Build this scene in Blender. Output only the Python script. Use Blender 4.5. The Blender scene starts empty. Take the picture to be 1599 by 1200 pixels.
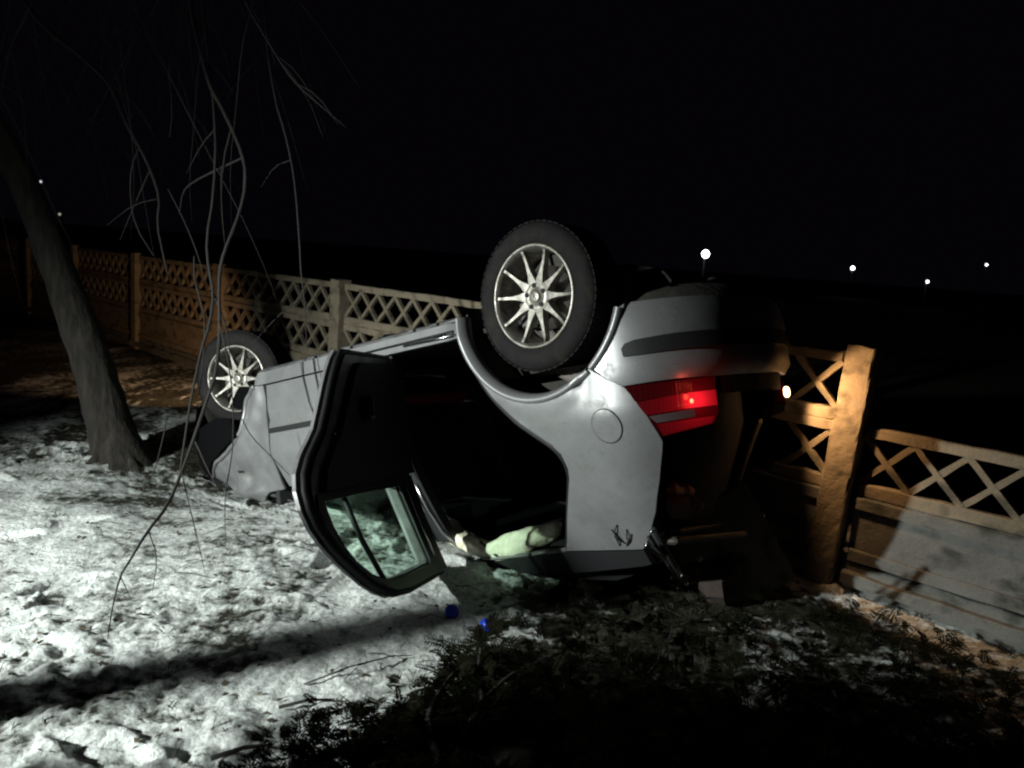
import bpy, math, random
import numpy as np
from mathutils import Vector, Matrix
from mathutils.geometry import delaunay_2d_cdt

# ------------------------------------------------------------------ camera, world, lights, exposure
sc = bpy.context.scene
CAM_F, CAM_R, CAM_U, CAM_H = ((0.0, 0.986112, -0.16608), (0.997237, 0.012337, 0.073251), (-0.074283, 0.165622, 0.983388), 1.45)
cd = bpy.data.cameras.new('camera'); cam = bpy.data.objects.new('camera', cd)
sc.collection.objects.link(cam); sc.camera = cam
cd.sensor_fit = 'HORIZONTAL'; cd.sensor_width = 36.0; cd.lens = 36.0 * 1200 / 1599
cd.dof.use_dof = True; cd.dof.focus_distance = 3.4; cd.dof.aperture_fstop = 3.6
cd.clip_start = 0.05; cd.clip_end = 3000
cam.matrix_world = Matrix(((CAM_R[0], CAM_U[0], -CAM_F[0], 0), (CAM_R[1], CAM_U[1], -CAM_F[1], 0),
                           (CAM_R[2], CAM_U[2], -CAM_F[2], CAM_H), (0, 0, 0, 1)))
w = bpy.data.worlds.new('World'); sc.world = w; w.use_nodes = True
wn = w.node_tree
bgn = wn.nodes['Background']
sky = wn.nodes.new('ShaderNodeTexSky'); sky.sky_type = 'NISHITA'; sky.sun_disc = False
sky.sun_elevation = math.radians(-7); sky.sun_rotation = math.radians(250)
mixc = wn.nodes.new('ShaderNodeMix'); mixc.data_type = 'RGBA'; mixc.blend_type = 'ADD'
mixc.inputs[0].default_value = 1.0
mixc.inputs[7].default_value = (0.0011, 0.0007, 0.0016, 1)
wn.links.new(sky.outputs[0], mixc.inputs[6]); wn.links.new(mixc.outputs[2], bgn.inputs[0])
# the sky texture is added at a tiny strength (deep night), the constant is the faint glow of the overcast
sm = wn.nodes.new('ShaderNodeMix'); sm.data_type = 'RGBA'; sm.blend_type = 'MULTIPLY'; sm.inputs[0].default_value = 1
sm.inputs[7].default_value = (0.02, 0.02, 0.02, 1)
wn.links.new(sky.outputs[0], sm.inputs[6]); wn.links.new(sm.outputs[2], mixc.inputs[6])
bgn.inputs[1].default_value = 1.0

def spot(name, loc, target, power, col, size, blend, radius):
    l = bpy.data.lights.new(name, 'SPOT'); o = bpy.data.objects.new(name, l); sc.collection.objects.link(o)
    o.location = loc; l.energy = power; l.color = col; l.spot_size = math.radians(size); l.spot_blend = blend
    l.shadow_soft_size = radius
    o.rotation_euler = (Vector(target) - Vector(loc)).to_track_quat('-Z', 'Y').to_euler()
    return o
# headlamp of the emergency vehicle standing to the left of the photographer
main = spot('vehicle_headlamp_light', (-4.1, 0.38, 1.6), (-1.5, 3.0, 0.0), 1800, (0.93, 1.0, 0.95), 76, 1.0, 0.05)

sc.render.engine = 'CYCLES'
sc.cycles.use_denoising = True; sc.cycles.pixel_filter_type = 'BLACKMAN_HARRIS'; sc.cycles.filter_width = 2.2
sc.view_settings.view_transform = 'Standard'; sc.view_settings.look = 'None'
sc.view_settings.exposure = 0; sc.view_settings.gamma = 1; sc.view_settings.use_curve_mapping = False

# ------------------------------------------------------------------ helpers
col = sc.collection
rnd = random.Random(7)
rng = np.random.default_rng(11)

class MB:
    """collects shapes, then links them as ONE mesh object"""
    def __init__(self): self.v = []; self.f = []; self.sm = []
    def add(self, verts, faces, smooth=False):
        n = len(self.v); self.v += [tuple(map(float, p)) for p in verts]
        self.f += [tuple(i + n for i in q) for q in faces]; self.sm += [smooth] * len(faces)
    def box(self, c, s, rot=None, bev=0.0):
        x, y, z = s[0] / 2, s[1] / 2, s[2] / 2
        R = rot if rot is not None else Matrix.Identity(3)
        c = Vector(c)
        if bev <= 0:
            P = [(-x,-y,-z),(x,-y,-z),(x,y,-z),(-x,y,-z),(-x,-y,z),(x,-y,z),(x,y,z),(-x,y,z)]
            F = [(3,2,1,0),(4,5,6,7),(0,1,5,4),(1,2,6,5),(2,3,7,6),(3,0,4,7)]
            self.add([c + R @ Vector(p) for p in P], F); return
        b = min(bev, x*.9, y*.9, z*.9); P = []; idx = {}
        for sx in (-1,1):
            for sy in (-1,1):
                for sz in (-1,1):
                    for a in range(3):
                        p = [sx*(x-b), sy*(y-b), sz*(z-b)]; p[a] = (sx*x, sy*y, sz*z)[a]
                        idx[(sx,sy,sz,a)] = len(P); P.append(c + R @ Vector(p))
        F = []
        for a in range(3):
            o1, o2 = (a+1)%3, (a+2)%3
            for s_ in (-1,1):
                q = []
                for t1, t2 in ((-1,-1),(1,-1),(1,1),(-1,1)):
                    k = [0,0,0]; k[a] = s_; k[o1] = t1; k[o2] = t2; q.append(idx[(k[0],k[1],k[2],a)])
                F.append(tuple(q if s_ > 0 else q[::-1]))
        for a in range(3):
            o1, o2 = (a+1)%3, (a+2)%3
            for t1 in (-1,1):
                for t2 in (-1,1):
                    k0 = [0,0,0]; k0[a] = -1; k0[o1] = t1; k0[o2] = t2; k1 = list(k0); k1[a] = 1
                    q = (idx[(*k0,o1)], idx[(*k1,o1)], idx[(*k1,o2)], idx[(*k0,o2)])
                    F.append(q if t1*t2 > 0 else q[::-1])
        for sx in (-1,1):
            for sy in (-1,1):
                for sz in (-1,1):
                    q = (idx[(sx,sy,sz,0)], idx[(sx,sy,sz,1)], idx[(sx,sy,sz,2)])
                    F.append(q if sx*sy*sz > 0 else q[::-1])
        self.add(P, F)
    def tube(self, pts, rad, n=8, cap=True, jit=0.0, flat=1.0):
        pts = [Vector(p) for p in pts]
        if not hasattr(rad, '__len__'): rad = [rad] * len(pts)
        V = []; F = []; up = None
        for i, p in enumerate(pts):
            t = (pts[min(i+1, len(pts)-1)] - pts[max(i-1, 0)]).normalized()
            if up is None:
                up = Vector((0,0,1)) if abs(t.z) < .9 else Vector((1,0,0))
            a = (up - t * up.dot(t)).normalized(); b = t.cross(a); up = a
            for k in range(n):
                g = 2*math.pi*k/n; r = rad[i] * (1 + (rnd.uniform(-jit, jit) if jit else 0))
                V.append(p + a*math.cos(g)*r + b*math.sin(g)*r*flat)
        for i in range(len(pts)-1):
            for k in range(n):
                F.append((i*n+k, i*n+(k+1)%n, (i+1)*n+(k+1)%n, (i+1)*n+k))
        if cap:
            F.append(tuple(range(n))[::-1]); F.append(tuple((len(pts)-1)*n+k for k in range(n)))
        self.add(V, F, True)
    def lathe(self, prof, n=48, axis='y', closed=False):
        """prof: (radius, height along the axis)"""
        V = []; F = []; m = len(prof)
        for k in range(n):
            g = 2*math.pi*k/n
            for r, h in prof:
                V.append((r*math.cos(g), h, r*math.sin(g)) if axis == 'y' else (r*math.cos(g), r*math.sin(g), h))
        for k in range(n):
            for j in range(m if closed else m-1):
                j2 = (j+1) % m
                q = (k*m+j, k*m+j2, ((k+1)%n)*m+j2, ((k+1)%n)*m+j)
                F.append(q)
        self.add(V, F, True)
    def build(self, name, mat=None, parent=None, loc=None, fix=None):
        me = bpy.data.meshes.new(name)
        vs = self.v if fix is None else [fix(p) for p in self.v]
        me.from_pydata(vs, [], self.f)
        me.polygons.foreach_set('use_smooth', self.sm)
        me.update()
        o = bpy.data.objects.new(name, me); col.objects.link(o)
        if mat: me.materials.append(mat)
        if parent is not None: o.parent = parent
        if loc is not None: o.location = loc
        return o

def tag(o, label=None, cat=None, group=None, kind=None):
    if label: o['label'] = label
    if cat: o['category'] = cat
    if group: o['group'] = group
    if kind: o['kind'] = kind
    return o
def empty(name, loc=(0,0,0), rot=None):
    o = bpy.data.objects.new(name, None); col.objects.link(o); o.empty_display_size = .2
    if rot is not None:
        o.matrix_world = Matrix.Translation(Vector(loc)) @ rot.to_4x4()
    else: o.location = loc
    return o

# numpy value noise
def _h(i, j, seed):
    n = (i.astype(np.int64)*374761393 + j.astype(np.int64)*668265263 + seed*69069) & 0xffffffff
    n = ((n ^ (n >> 13)) * 1274126177) & 0xffffffff
    return ((n ^ (n >> 16)) & 0xffff) / 65535.0
def vnoise(x, y, seed=0):
    xi = np.floor(x); yi = np.floor(y); fx = x-xi; fy = y-yi
    fx = fx*fx*(3-2*fx); fy = fy*fy*(3-2*fy)
    a = _h(xi,yi,seed); b = _h(xi+1,yi,seed); c = _h(xi,yi+1,seed); d = _h(xi+1,yi+1,seed)
    return (a*(1-fx)+b*fx)*(1-fy) + (c*(1-fx)+d*fx)*fy - .5
def fbm(x, y, f0, oct=4, gain=.5, seed=0):
    r = 0; a = 1
    for k in range(oct):
        ca, sa = math.cos(k*1.1+.5), math.sin(k*1.1+.5)
        r = r + a*vnoise((x*ca-y*sa)*f0, (x*sa+y*ca)*f0, seed+k*17); a *= gain; f0 *= 2.03
    return r

# ------------------------------------------------------------------ materials
def mat(name, base, rough=.6, metal=0., spec=.5, noise=None, bump=None, emit=None, trans=0., alpha=1., coat=0., extra=None):
    m = bpy.data.materials.new(name); m.use_nodes = True; nt = m.node_tree; b = nt.nodes['Principled BSDF']
    b.inputs['Base Color'].default_value = (*base, 1); b.inputs['Roughness'].default_value = rough
    b.inputs['Metallic'].default_value = metal; b.inputs['Specular IOR Level'].default_value = spec
    b.inputs['Transmission Weight'].default_value = trans; b.inputs['Coat Weight'].default_value = coat
    tc = nt.nodes.new('ShaderNodeTexCoord')
    if noise:   # (scale, other colour, lo, hi)
        n = nt.nodes.new('ShaderNodeTexNoise'); n.inputs['Scale'].default_value = noise[0]; n.inputs['Detail'].default_value = 8
        n.inputs['Roughness'].default_value = .65
        nt.links.new(tc.outputs['Object'], n.inputs['Vector'])
        r = nt.nodes.new('ShaderNodeValToRGB'); r.color_ramp.elements[0].position = noise[2]; r.color_ramp.elements[1].position = noise[3]
        r.color_ramp.elements[0].color = (*noise[1], 1); r.color_ramp.elements[1].color = (*base, 1)
        nt.links.new(n.outputs['Fac'], r.inputs[0]); nt.links.new(r.outputs[0], b.inputs['Base Color'])
    if bump:    # (scale, strength, distance)
        n = nt.nodes.new('ShaderNodeTexNoise'); n.inputs['Scale'].default_value = bump[0]; n.inputs['Detail'].default_value = 6
        nt.links.new(tc.outputs['Object'], n.inputs['Vector'])
        bu = nt.nodes.new('ShaderNodeBump'); bu.inputs['Strength'].default_value = bump[1]; bu.inputs['Distance'].default_value = bump[2]
        nt.links.new(n.outputs['Fac'], bu.inputs['Height']); nt.links.new(bu.outputs[0], b.inputs['Normal'])
    if emit: b.inputs['Emission Color'].default_value = (*emit[0], 1); b.inputs['Emission Strength'].default_value = emit[1]
    return m
M = {}
M['paint'] = mat('silver_paint', (.345,.345,.355), .40, .55, noise=(5, (.265,.265,.27), .30, .62), bump=(3.2,.12,.02))
M['paint_dull'] = mat('silver_paint_dirty', (.17,.172,.18), .5, .35, noise=(9, (.07,.068,.065), .35, .65), bump=(30,.2,.004))
M['seam'] = mat('panel_gap', (.01,.01,.012), .8)
M['black'] = mat('black_plastic', (.018,.018,.020), .5, bump=(120,.2,.001))
M['rubber'] = mat('black_rubber', (.010,.010,.011), .62, spec=.3)
M['tyre'] = mat('tyre_rubber', (.008,.0075,.0085), .8, spec=.2, noise=(20,(.013,.012,.012),.4,.7), bump=(60,.3,.002))
M['alloy'] = mat('alloy', (.50,.48,.44), .42, .7, noise=(25,(.22,.20,.17),.35,.62))
M['alloy_dark'] = mat('alloy_barrel', (.12,.115,.11), .5, .6)
M['steel'] = mat('brushed_steel', (.62,.62,.62), .22, 1.)
M['brake'] = mat('brake_metal', (.10,.09,.085), .55, .7)
M['under'] = mat('underbody', (.020,.019,.018), .8, noise=(14,(.05,.045,.04),.55,.7), bump=(20,.5,.01))
M['interior'] = mat('interior_trim', (.016,.016,.018), .8, bump=(40,.3,.003))
M['seat'] = mat('seat_fabric', (.022,.021,.024), .95, bump=(90,.4,.002))
M['seat_red'] = mat('seat_fabric_red', (.30,.02,.03), .95, bump=(90,.4,.002))
M['greycloth'] = mat('grey_cloth', (.16,.14,.13), .95, bump=(30,.6,.006))
M['airbag'] = mat('airbag_cloth', (.85,.82,.66), .85, noise=(13,(.62,.57,.42),.34,.55), bump=(26,.9,.012))
M['orange'] = mat('orange_plastic', (.75,.22,.05), .5, noise=(20,(.35,.08,.02),.4,.6))
M['red_dark'] = mat('lens_dark_red', (.16,.006,.010), .16, emit=((.9,.01,.02),.02), coat=.6)
M['red_mid'] = mat('lens_red', (.32,.008,.014), .15, emit=((1.,.012,.03),.05), coat=.6)
M['red_lit'] = mat('lens_lit_red', (.6,.02,.03), .15, emit=((1.,.02,.03),.75), coat=.5)
M['hot'] = mat('bulb', (1.,.5,.3), .3, emit=((1.,.30,.12),2.2))
M['hot2'] = mat('bulb_broken', (1.,.8,.6), .3, emit=((1.,.62,.34),9.))
def lens_glow(name, base, colr, centre, k, rad):
    m = mat(name, base, .15, coat=.6); nt = m.node_tree; b = nt.nodes['Principled BSDF']
    tc = nt.nodes['Texture Coordinate']; d = nt.nodes.new('ShaderNodeVectorMath'); d.operation = 'DISTANCE'; d.inputs[1].default_value = centre
    nt.links.new(tc.outputs['Object'], d.inputs[0])
    a = nt.nodes.new('ShaderNodeMath'); a.operation = 'DIVIDE'; a.inputs[1].default_value = rad; nt.links.new(d.outputs['Value'], a.inputs[0])
    s = nt.nodes.new('ShaderNodeMath'); s.operation = 'MULTIPLY_ADD'; s.inputs[2].default_value = 1; nt.links.new(a.outputs[0], s.inputs[0]); nt.links.new(a.outputs[0], s.inputs[1])
    v = nt.nodes.new('ShaderNodeMath'); v.operation = 'DIVIDE'; v.inputs[0].default_value = k; nt.links.new(s.outputs[0], v.inputs[1])
    b.inputs['Emission Color'].default_value = (*colr, 1); nt.links.new(v.outputs[0], b.inputs['Emission Strength'])
    # moulded prisms of the lens
    w_ = nt.nodes.new('ShaderNodeTexWave'); w_.inputs['Scale'].default_value = 38; w_.bands_direction = 'Z'; nt.links.new(tc.outputs['Object'], w_.inputs[0])
    w2 = nt.nodes.new('ShaderNodeTexWave'); w2.inputs['Scale'].default_value = 30; w2.bands_direction = 'Y'; nt.links.new(tc.outputs['Object'], w2.inputs[0])
    ad = nt.nodes.new('ShaderNodeMath'); ad.operation = 'ADD'; nt.links.new(w_.outputs['Fac'], ad.inputs[0]); nt.links.new(w2.outputs['Fac'], ad.inputs[1])
    bu = nt.nodes.new('ShaderNodeBump'); bu.inputs['Strength'].default_value = .35; bu.inputs['Distance'].default_value = .003
    nt.links.new(ad.outputs[0], bu.inputs['Height']); nt.links.new(bu.outputs[0], b.inputs['Normal'])
    return m
M['clear'] = mat('lens_clear', (.09,.07,.075), .15, coat=.6)
M['blue'] = mat('blue_plastic', (.015,.06,.62), .35, emit=None)
def add_dirt(m, amount):
    nt = m.node_tree; b = nt.nodes['Principled BSDF']; tc = nt.nodes['Texture Coordinate']
    src = b.inputs['Base Color'].links[0].from_socket
    n = nt.nodes.new('ShaderNodeTexNoise'); n.inputs['Scale'].default_value = 7; n.inputs['Detail'].default_value = 12; n.inputs['Roughness'].default_value = .78
    nt.links.new(tc.outputs['Object'], n.inputs[0])
    r = nt.nodes.new('ShaderNodeValToRGB'); e = r.color_ramp.elements; e[0].position = .50; e[0].color = (0,0,0,1); e[1].position = .72; e[1].color = (amount,amount,amount,1)
    nt.links.new(n.outputs[0], r.inputs[0])
    mp = nt.nodes.new('ShaderNodeMapping'); mp.inputs['Scale'].default_value = (3,3,60); mp.inputs['Rotation'].default_value = (0,.35,0)
    s = nt.nodes.new('ShaderNodeTexNoise'); s.inputs['Scale'].default_value = 2.2; s.inputs['Detail'].default_value = 3
    nt.links.new(tc.outputs['Object'], mp.inputs[0]); nt.links.new(mp.outputs[0], s.inputs[0])
    r2_ = nt.nodes.new('ShaderNodeValToRGB'); e = r2_.color_ramp.elements; e[0].position = .68; e[0].color = (0,0,0,1); e[1].position = .76; e[1].color = (amount*.8,amount*.8,amount*.8,1)
    nt.links.new(s.outputs[0], r2_.inputs[0])
    ad = nt.nodes.new('ShaderNodeMath'); ad.operation = 'MAXIMUM'; nt.links.new(r.outputs[0], ad.inputs[0]); nt.links.new(r2_.outputs[0], ad.inputs[1])
    mx = nt.nodes.new('ShaderNodeMix'); mx.data_type = 'RGBA'; mx.inputs[7].default_value = (.07,.062,.05,1)
    nt.links.new(ad.outputs[0], mx.inputs[0]); nt.links.new(src, mx.inputs[6]); nt.links.new(mx.outputs[2], b.inputs['Base Color'])
    ro = nt.nodes.new('ShaderNodeMath'); ro.operation = 'MULTIPLY_ADD'; ro.inputs[1].default_value = .5; ro.inputs[2].default_value = b.inputs['Roughness'].default_value
    nt.links.new(ad.outputs[0], ro.inputs[0]); nt.links.new(ro.outputs[0], b.inputs['Roughness'])
add_dirt(M['paint'], .55); add_dirt(M['paint_dull'], .8); add_dirt(M['alloy'], .7); add_dirt(M['tyre'], .5)
def glass_mat(tint=(.82,.94,.86,1)):
    m = bpy.data.materials.new('tinted_glass'); m.use_nodes = True; nt = m.node_tree; nt.nodes.clear()
    out = nt.nodes.new('ShaderNodeOutputMaterial'); mix = nt.nodes.new('ShaderNodeMixShader')
    tr = nt.nodes.new('ShaderNodeBsdfTransparent'); gl = nt.nodes.new('ShaderNodeBsdfGlossy')
    tr.inputs[0].default_value = tint; gl.inputs['Roughness'].default_value = .06
    lw = nt.nodes.new('ShaderNodeLayerWeight'); lw.inputs[0].default_value = .5
    pw = nt.nodes.new('ShaderNodeMath'); pw.operation = 'POWER'; pw.inputs[1].default_value = 5
    fr = nt.nodes.new('ShaderNodeMath'); fr.operation = 'MULTIPLY_ADD'; fr.inputs[1].default_value = .8; fr.inputs[2].default_value = .03
    nt.links.new(lw.outputs['Facing'], pw.inputs[0]); nt.links.new(pw.outputs[0], fr.inputs[0])
    nt.links.new(fr.outputs[0], mix.inputs[0]); nt.links.new(tr.outputs[0], mix.inputs[1]); nt.links.new(gl.outputs[0], mix.inputs[2])
    nt.links.new(mix.outputs[0], out.inputs[0]); return m
M['liner'] = mat('void_liner', (.004,.004,.0045), .95, spec=.05)  # near-black void colour standing in for the darkness of the wheel well
M['glass'] = glass_mat(); M['glass_dark'] = glass_mat((.30,.36,.33,1))
def concrete(name, c1, c2, c3):
    m = bpy.data.materials.new(name); m.use_nodes = True; nt = m.node_tree; b = nt.nodes['Principled BSDF']
    b.inputs['Roughness'].default_value = .92
    tc = nt.nodes.new('ShaderNodeTexCoord')
    n1 = nt.nodes.new('ShaderNodeTexNoise'); n1.inputs['Scale'].default_value = 3.5; n1.inputs['Detail'].default_value = 9; n1.inputs['Roughness'].default_value = .7
    mp = nt.nodes.new('ShaderNodeMapping'); mp.inputs['Scale'].default_value = (1,1,1.5)
    n2 = nt.nodes.new('ShaderNodeTexNoise'); n2.inputs['Scale'].default_value = 7; n2.inputs['Detail'].default_value = 8
    n3 = nt.nodes.new('ShaderNodeTexNoise'); n3.inputs['Scale'].default_value = 70; n3.inputs['Detail'].default_value = 5
    nt.links.new(tc.outputs['Object'], n1.inputs['Vector']); nt.links.new(tc.outputs['Object'], mp.inputs['Vector'])
    nt.links.new(mp.outputs[0], n2.inputs['Vector']); nt.links.new(tc.outputs['Object'], n3.inputs['Vector'])
    r1 = nt.nodes.new('ShaderNodeValToRGB'); e = r1.color_ramp.elements
    e[0].position = .35; e[0].color = (*c2,1); e[1].position = .62; e[1].color = (*c1,1)
    r2 = nt.nodes.new('ShaderNodeValToRGB'); e = r2.color_ramp.elements
    e[0].position = .52; e[0].color = (0,0,0,1); e[1].position = .68; e[1].color = (1,1,1,1)
    mx = nt.nodes.new('ShaderNodeMix'); mx.data_type = 'RGBA'; mx.inputs[7].default_value = (*c3,1)
    nt.links.new(n1.outputs[0], r1.inputs[0]); nt.links.new(n2.outputs[0], r2.inputs[0])
    nt.links.new(r2.outputs[0], mx.inputs[0]); nt.links.new(r1.outputs[0], mx.inputs[6]); nt.links.new(mx.outputs[2], b.inputs['Base Color'])
    bu = nt.nodes.new('ShaderNodeBump'); bu.inputs['Strength'].default_value = .55; bu.inputs['Distance'].default_value = .006
    bu2 = nt.nodes.new('ShaderNodeBump'); bu2.inputs['Strength'].default_value = .35; bu2.inputs['Distance'].default_value = .008
    nt.links.new(n3.outputs[0], bu.inputs['Height']); nt.links.new(n2.outputs[0], bu2.inputs['Height'])
    nt.links.new(bu2.outputs[0], bu.inputs['Normal']); nt.links.new(bu.outputs[0], b.inputs['Normal'])
    return m
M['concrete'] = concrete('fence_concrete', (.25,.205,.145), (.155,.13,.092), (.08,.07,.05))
M['rubble'] = concrete('brown_rubble', (.045,.030,.024), (.028,.020,.016), (.015,.012,.010))  # brown concrete darkened in colour so the lump looks out of the beam
M['concrete_low'] = concrete('fence_concrete_dim', (.165,.162,.15), (.10,.10,.092), (.045,.05,.042))  # fence concrete darkened in colour to dim the light on the right wall
def bark_mat():
    m = bpy.data.materials.new('bark'); m.use_nodes = True; nt = m.node_tree; b = nt.nodes['Principled BSDF']
    b.inputs['Roughness'].default_value = .95
    tc = nt.nodes.new('ShaderNodeTexCoord'); mp = nt.nodes.new('ShaderNodeMapping'); mp.inputs['Scale'].default_value = (1,1,.22)
    n = nt.nodes.new('ShaderNodeTexNoise'); n.inputs['Scale'].default_value = 26; n.inputs['Detail'].default_value = 8
    nt.links.new(tc.outputs['Object'], mp.inputs[0]); nt.links.new(mp.outputs[0], n.inputs[0])
    r = nt.nodes.new('ShaderNodeValToRGB'); e = r.color_ramp.elements
    e[0].position = .38; e[0].color = (.008,.0065,.005,1); e[1].position = .66; e[1].color = (.030,.025,.020,1)
    nt.links.new(n.outputs[0], r.inputs[0]); nt.links.new(r.outputs[0], b.inputs['Base Color'])
    bu = nt.nodes.new('ShaderNodeBump'); bu.inputs['Strength'].default_value = .9; bu.inputs['Distance'].default_value = .02
    nt.links.new(n.outputs[0], bu.inputs['Height']); nt.links.new(bu.outputs[0], b.inputs['Normal'])
    return m
M['bark'] = bark_mat()
M['twig'] = mat('twig_bark', (.009,.008,.0075), .9, noise=(40,(.019,.017,.015),.5,.75))
M['foliage'] = mat('conifer_foliage', (.006,.009,.004), .95, spec=.03, noise=(9,(.011,.010,.006),.4,.65))
M['grass'] = mat('dry_grass', (.075,.070,.035), .9, noise=(6,(.035,.045,.02),.4,.6))
M['leaf'] = mat('dead_leaf', (.045,.036,.024), .9, noise=(6,(.09,.07,.045),.4,.6))
M['wood'] = mat('weathered_wood', (.10,.085,.065), .9, bump=(40,.5,.004))
M['pole'] = mat('pole_metal', (.03,.03,.03), .8, .0)
M['moss'] = mat('mossy_stone', (.022,.022,.009), .95, noise=(12,(.012,.013,.006),.4,.6), bump=(40,.6,.01))
def ground_mat():
    m = bpy.data.materials.new('snow_over_soil'); m.use_nodes = True; nt = m.node_tree; b = nt.nodes['Principled BSDF']
    b.inputs['Roughness'].default_value = .75; b.inputs['Specular IOR Level'].default_value = .25
    tc = nt.nodes.new('ShaderNodeTexCoord'); at = nt.nodes.new('ShaderNodeAttribute'); at.attribute_name = 'snow_depth'
    n1 = nt.nodes.new('ShaderNodeTexNoise'); n1.inputs['Scale'].default_value = 22; n1.inputs['Detail'].default_value = 6; n1.inputs['Roughness'].default_value = .62
    nt.links.new(tc.outputs['Object'], n1.inputs[0])
    mul = nt.nodes.new('ShaderNodeMath'); mul.operation = 'MULTIPLY_ADD'; mul.inputs[1].default_value = 1.0; mul.inputs[2].default_value = -.5
    nt.links.new(n1.outputs[0], mul.inputs[0])
    add = nt.nodes.new('ShaderNodeMath'); add.operation = 'ADD'
    nt.links.new(mul.outputs[0], add.inputs[0]); nt.links.new(at.outputs['Fac'], add.inputs[1])
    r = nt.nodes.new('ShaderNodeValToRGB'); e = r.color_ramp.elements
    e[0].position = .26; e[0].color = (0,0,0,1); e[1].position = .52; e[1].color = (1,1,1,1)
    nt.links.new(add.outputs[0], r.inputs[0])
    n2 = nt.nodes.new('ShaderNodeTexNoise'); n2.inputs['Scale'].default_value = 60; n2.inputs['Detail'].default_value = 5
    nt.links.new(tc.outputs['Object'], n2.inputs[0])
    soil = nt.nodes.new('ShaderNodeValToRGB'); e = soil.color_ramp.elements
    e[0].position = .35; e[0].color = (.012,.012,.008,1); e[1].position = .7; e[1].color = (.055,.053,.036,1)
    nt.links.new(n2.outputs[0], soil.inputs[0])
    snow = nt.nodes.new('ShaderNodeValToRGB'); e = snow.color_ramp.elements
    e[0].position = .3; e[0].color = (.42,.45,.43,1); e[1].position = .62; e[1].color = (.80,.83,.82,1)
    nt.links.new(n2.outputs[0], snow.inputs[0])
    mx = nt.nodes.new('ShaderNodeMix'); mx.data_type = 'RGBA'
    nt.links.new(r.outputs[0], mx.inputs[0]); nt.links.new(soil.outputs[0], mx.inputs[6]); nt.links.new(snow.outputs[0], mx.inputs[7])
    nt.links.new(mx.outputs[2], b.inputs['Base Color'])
    n3 = nt.nodes.new('ShaderNodeTexNoise'); n3.inputs['Scale'].default_value = 45; n3.inputs['Detail'].default_value = 7; n3.inputs['Roughness'].default_value = .7
    nt.links.new(tc.outputs['Object'], n3.inputs[0])
    bu = nt.nodes.new('ShaderNodeBump'); bu.inputs['Strength'].default_value = .8; bu.inputs['Distance'].default_value = .02
    nt.links.new(n3.outputs[0], bu.inputs['Height']); nt.links.new(bu.outputs[0], b.inputs['Normal'])
    return m
M['ground'] = ground_mat()

# ------------------------------------------------------------------ the setting: ground and far land
FOOT = []
_fr = random.Random(77)
for _ in range(46):
    _a = _fr.uniform(-.4, 1.6); _x = _fr.uniform(-3.4, 1.6); _y = _fr.uniform(1.7, 5.2); FOOT.append((_x, _y, _a))
    FOOT.append((_x+.32*math.cos(_a)-.09*math.sin(_a), _y+.32*math.sin(_a)+.09*math.cos(_a), _a+_fr.uniform(-.3,.3)))
def feet(x, y):
    r = np.zeros_like(x)
    for fx, fy, a in FOOT:
        m = (np.abs(x-fx) < .25) & (np.abs(y-fy) < .25)
        if not m.any(): continue
        dx = x[m]-fx; dy = y[m]-fy; u = dx*math.cos(a)+dy*math.sin(a); v = -dx*math.sin(a)+dy*math.cos(a)
        d = (u/.15)**2 + (v/(.052+.012*np.cos(u*20)))**2
        r[m] += -.024*(1/(1+np.exp((d-1)*6))) + .010*np.exp(-((d-1.6)/.5)**2)
    return r
def billow(x, y):
    a = np.abs(vnoise(x*11+3, y*11, 9))*2; b = np.abs(vnoise(x*21-y*6, y*21+x*5, 10))*2; c = np.abs(vnoise(x*43+y*9, y*43-x*9, 12))*2
    k = np.clip(.75 + 1.3*fbm(x, y, .9, 2, .5, 91), .25, 1.3)
    return ((a-.35)*.018 + (b-.35)*.014 + (c-.35)*.008)*k
def dip(x, y): return -.17*np.exp(-(((x+1.62)/.62)**2 + ((y-4.6)/.62)**2))
def ground_h(x, y):
    x = np.asarray(x, float); y = np.asarray(y, float)
    near = np.clip(1.4 - np.hypot(x, y-3)/14, 0, 1)
    lump = fbm(x, y, 3.5, 3, .5, 3)*.034 + billow(x, y) + feet(x, y) + fbm(x, y, 40., 2, .6, 31)*.006
    big = fbm(x, y, .35, 2, .5, 5)*.06
    return -.022 + dip(x, y) + big*np.clip(np.hypot(x, y-3)/8, 0, 1) + lump*near
def axis_pts(a0, a1, step, far, k=1.16):
    c = list(np.arange(a0, a1, step)); s = step; v = a0; lo = []
    while v > -far: s *= k; v -= s; lo.append(v)
    s = step; v = c[-1]; hi = []
    while v < far: s *= k; v += s; hi.append(v)
    return np.array(lo[::-1] + c + hi)
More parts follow.
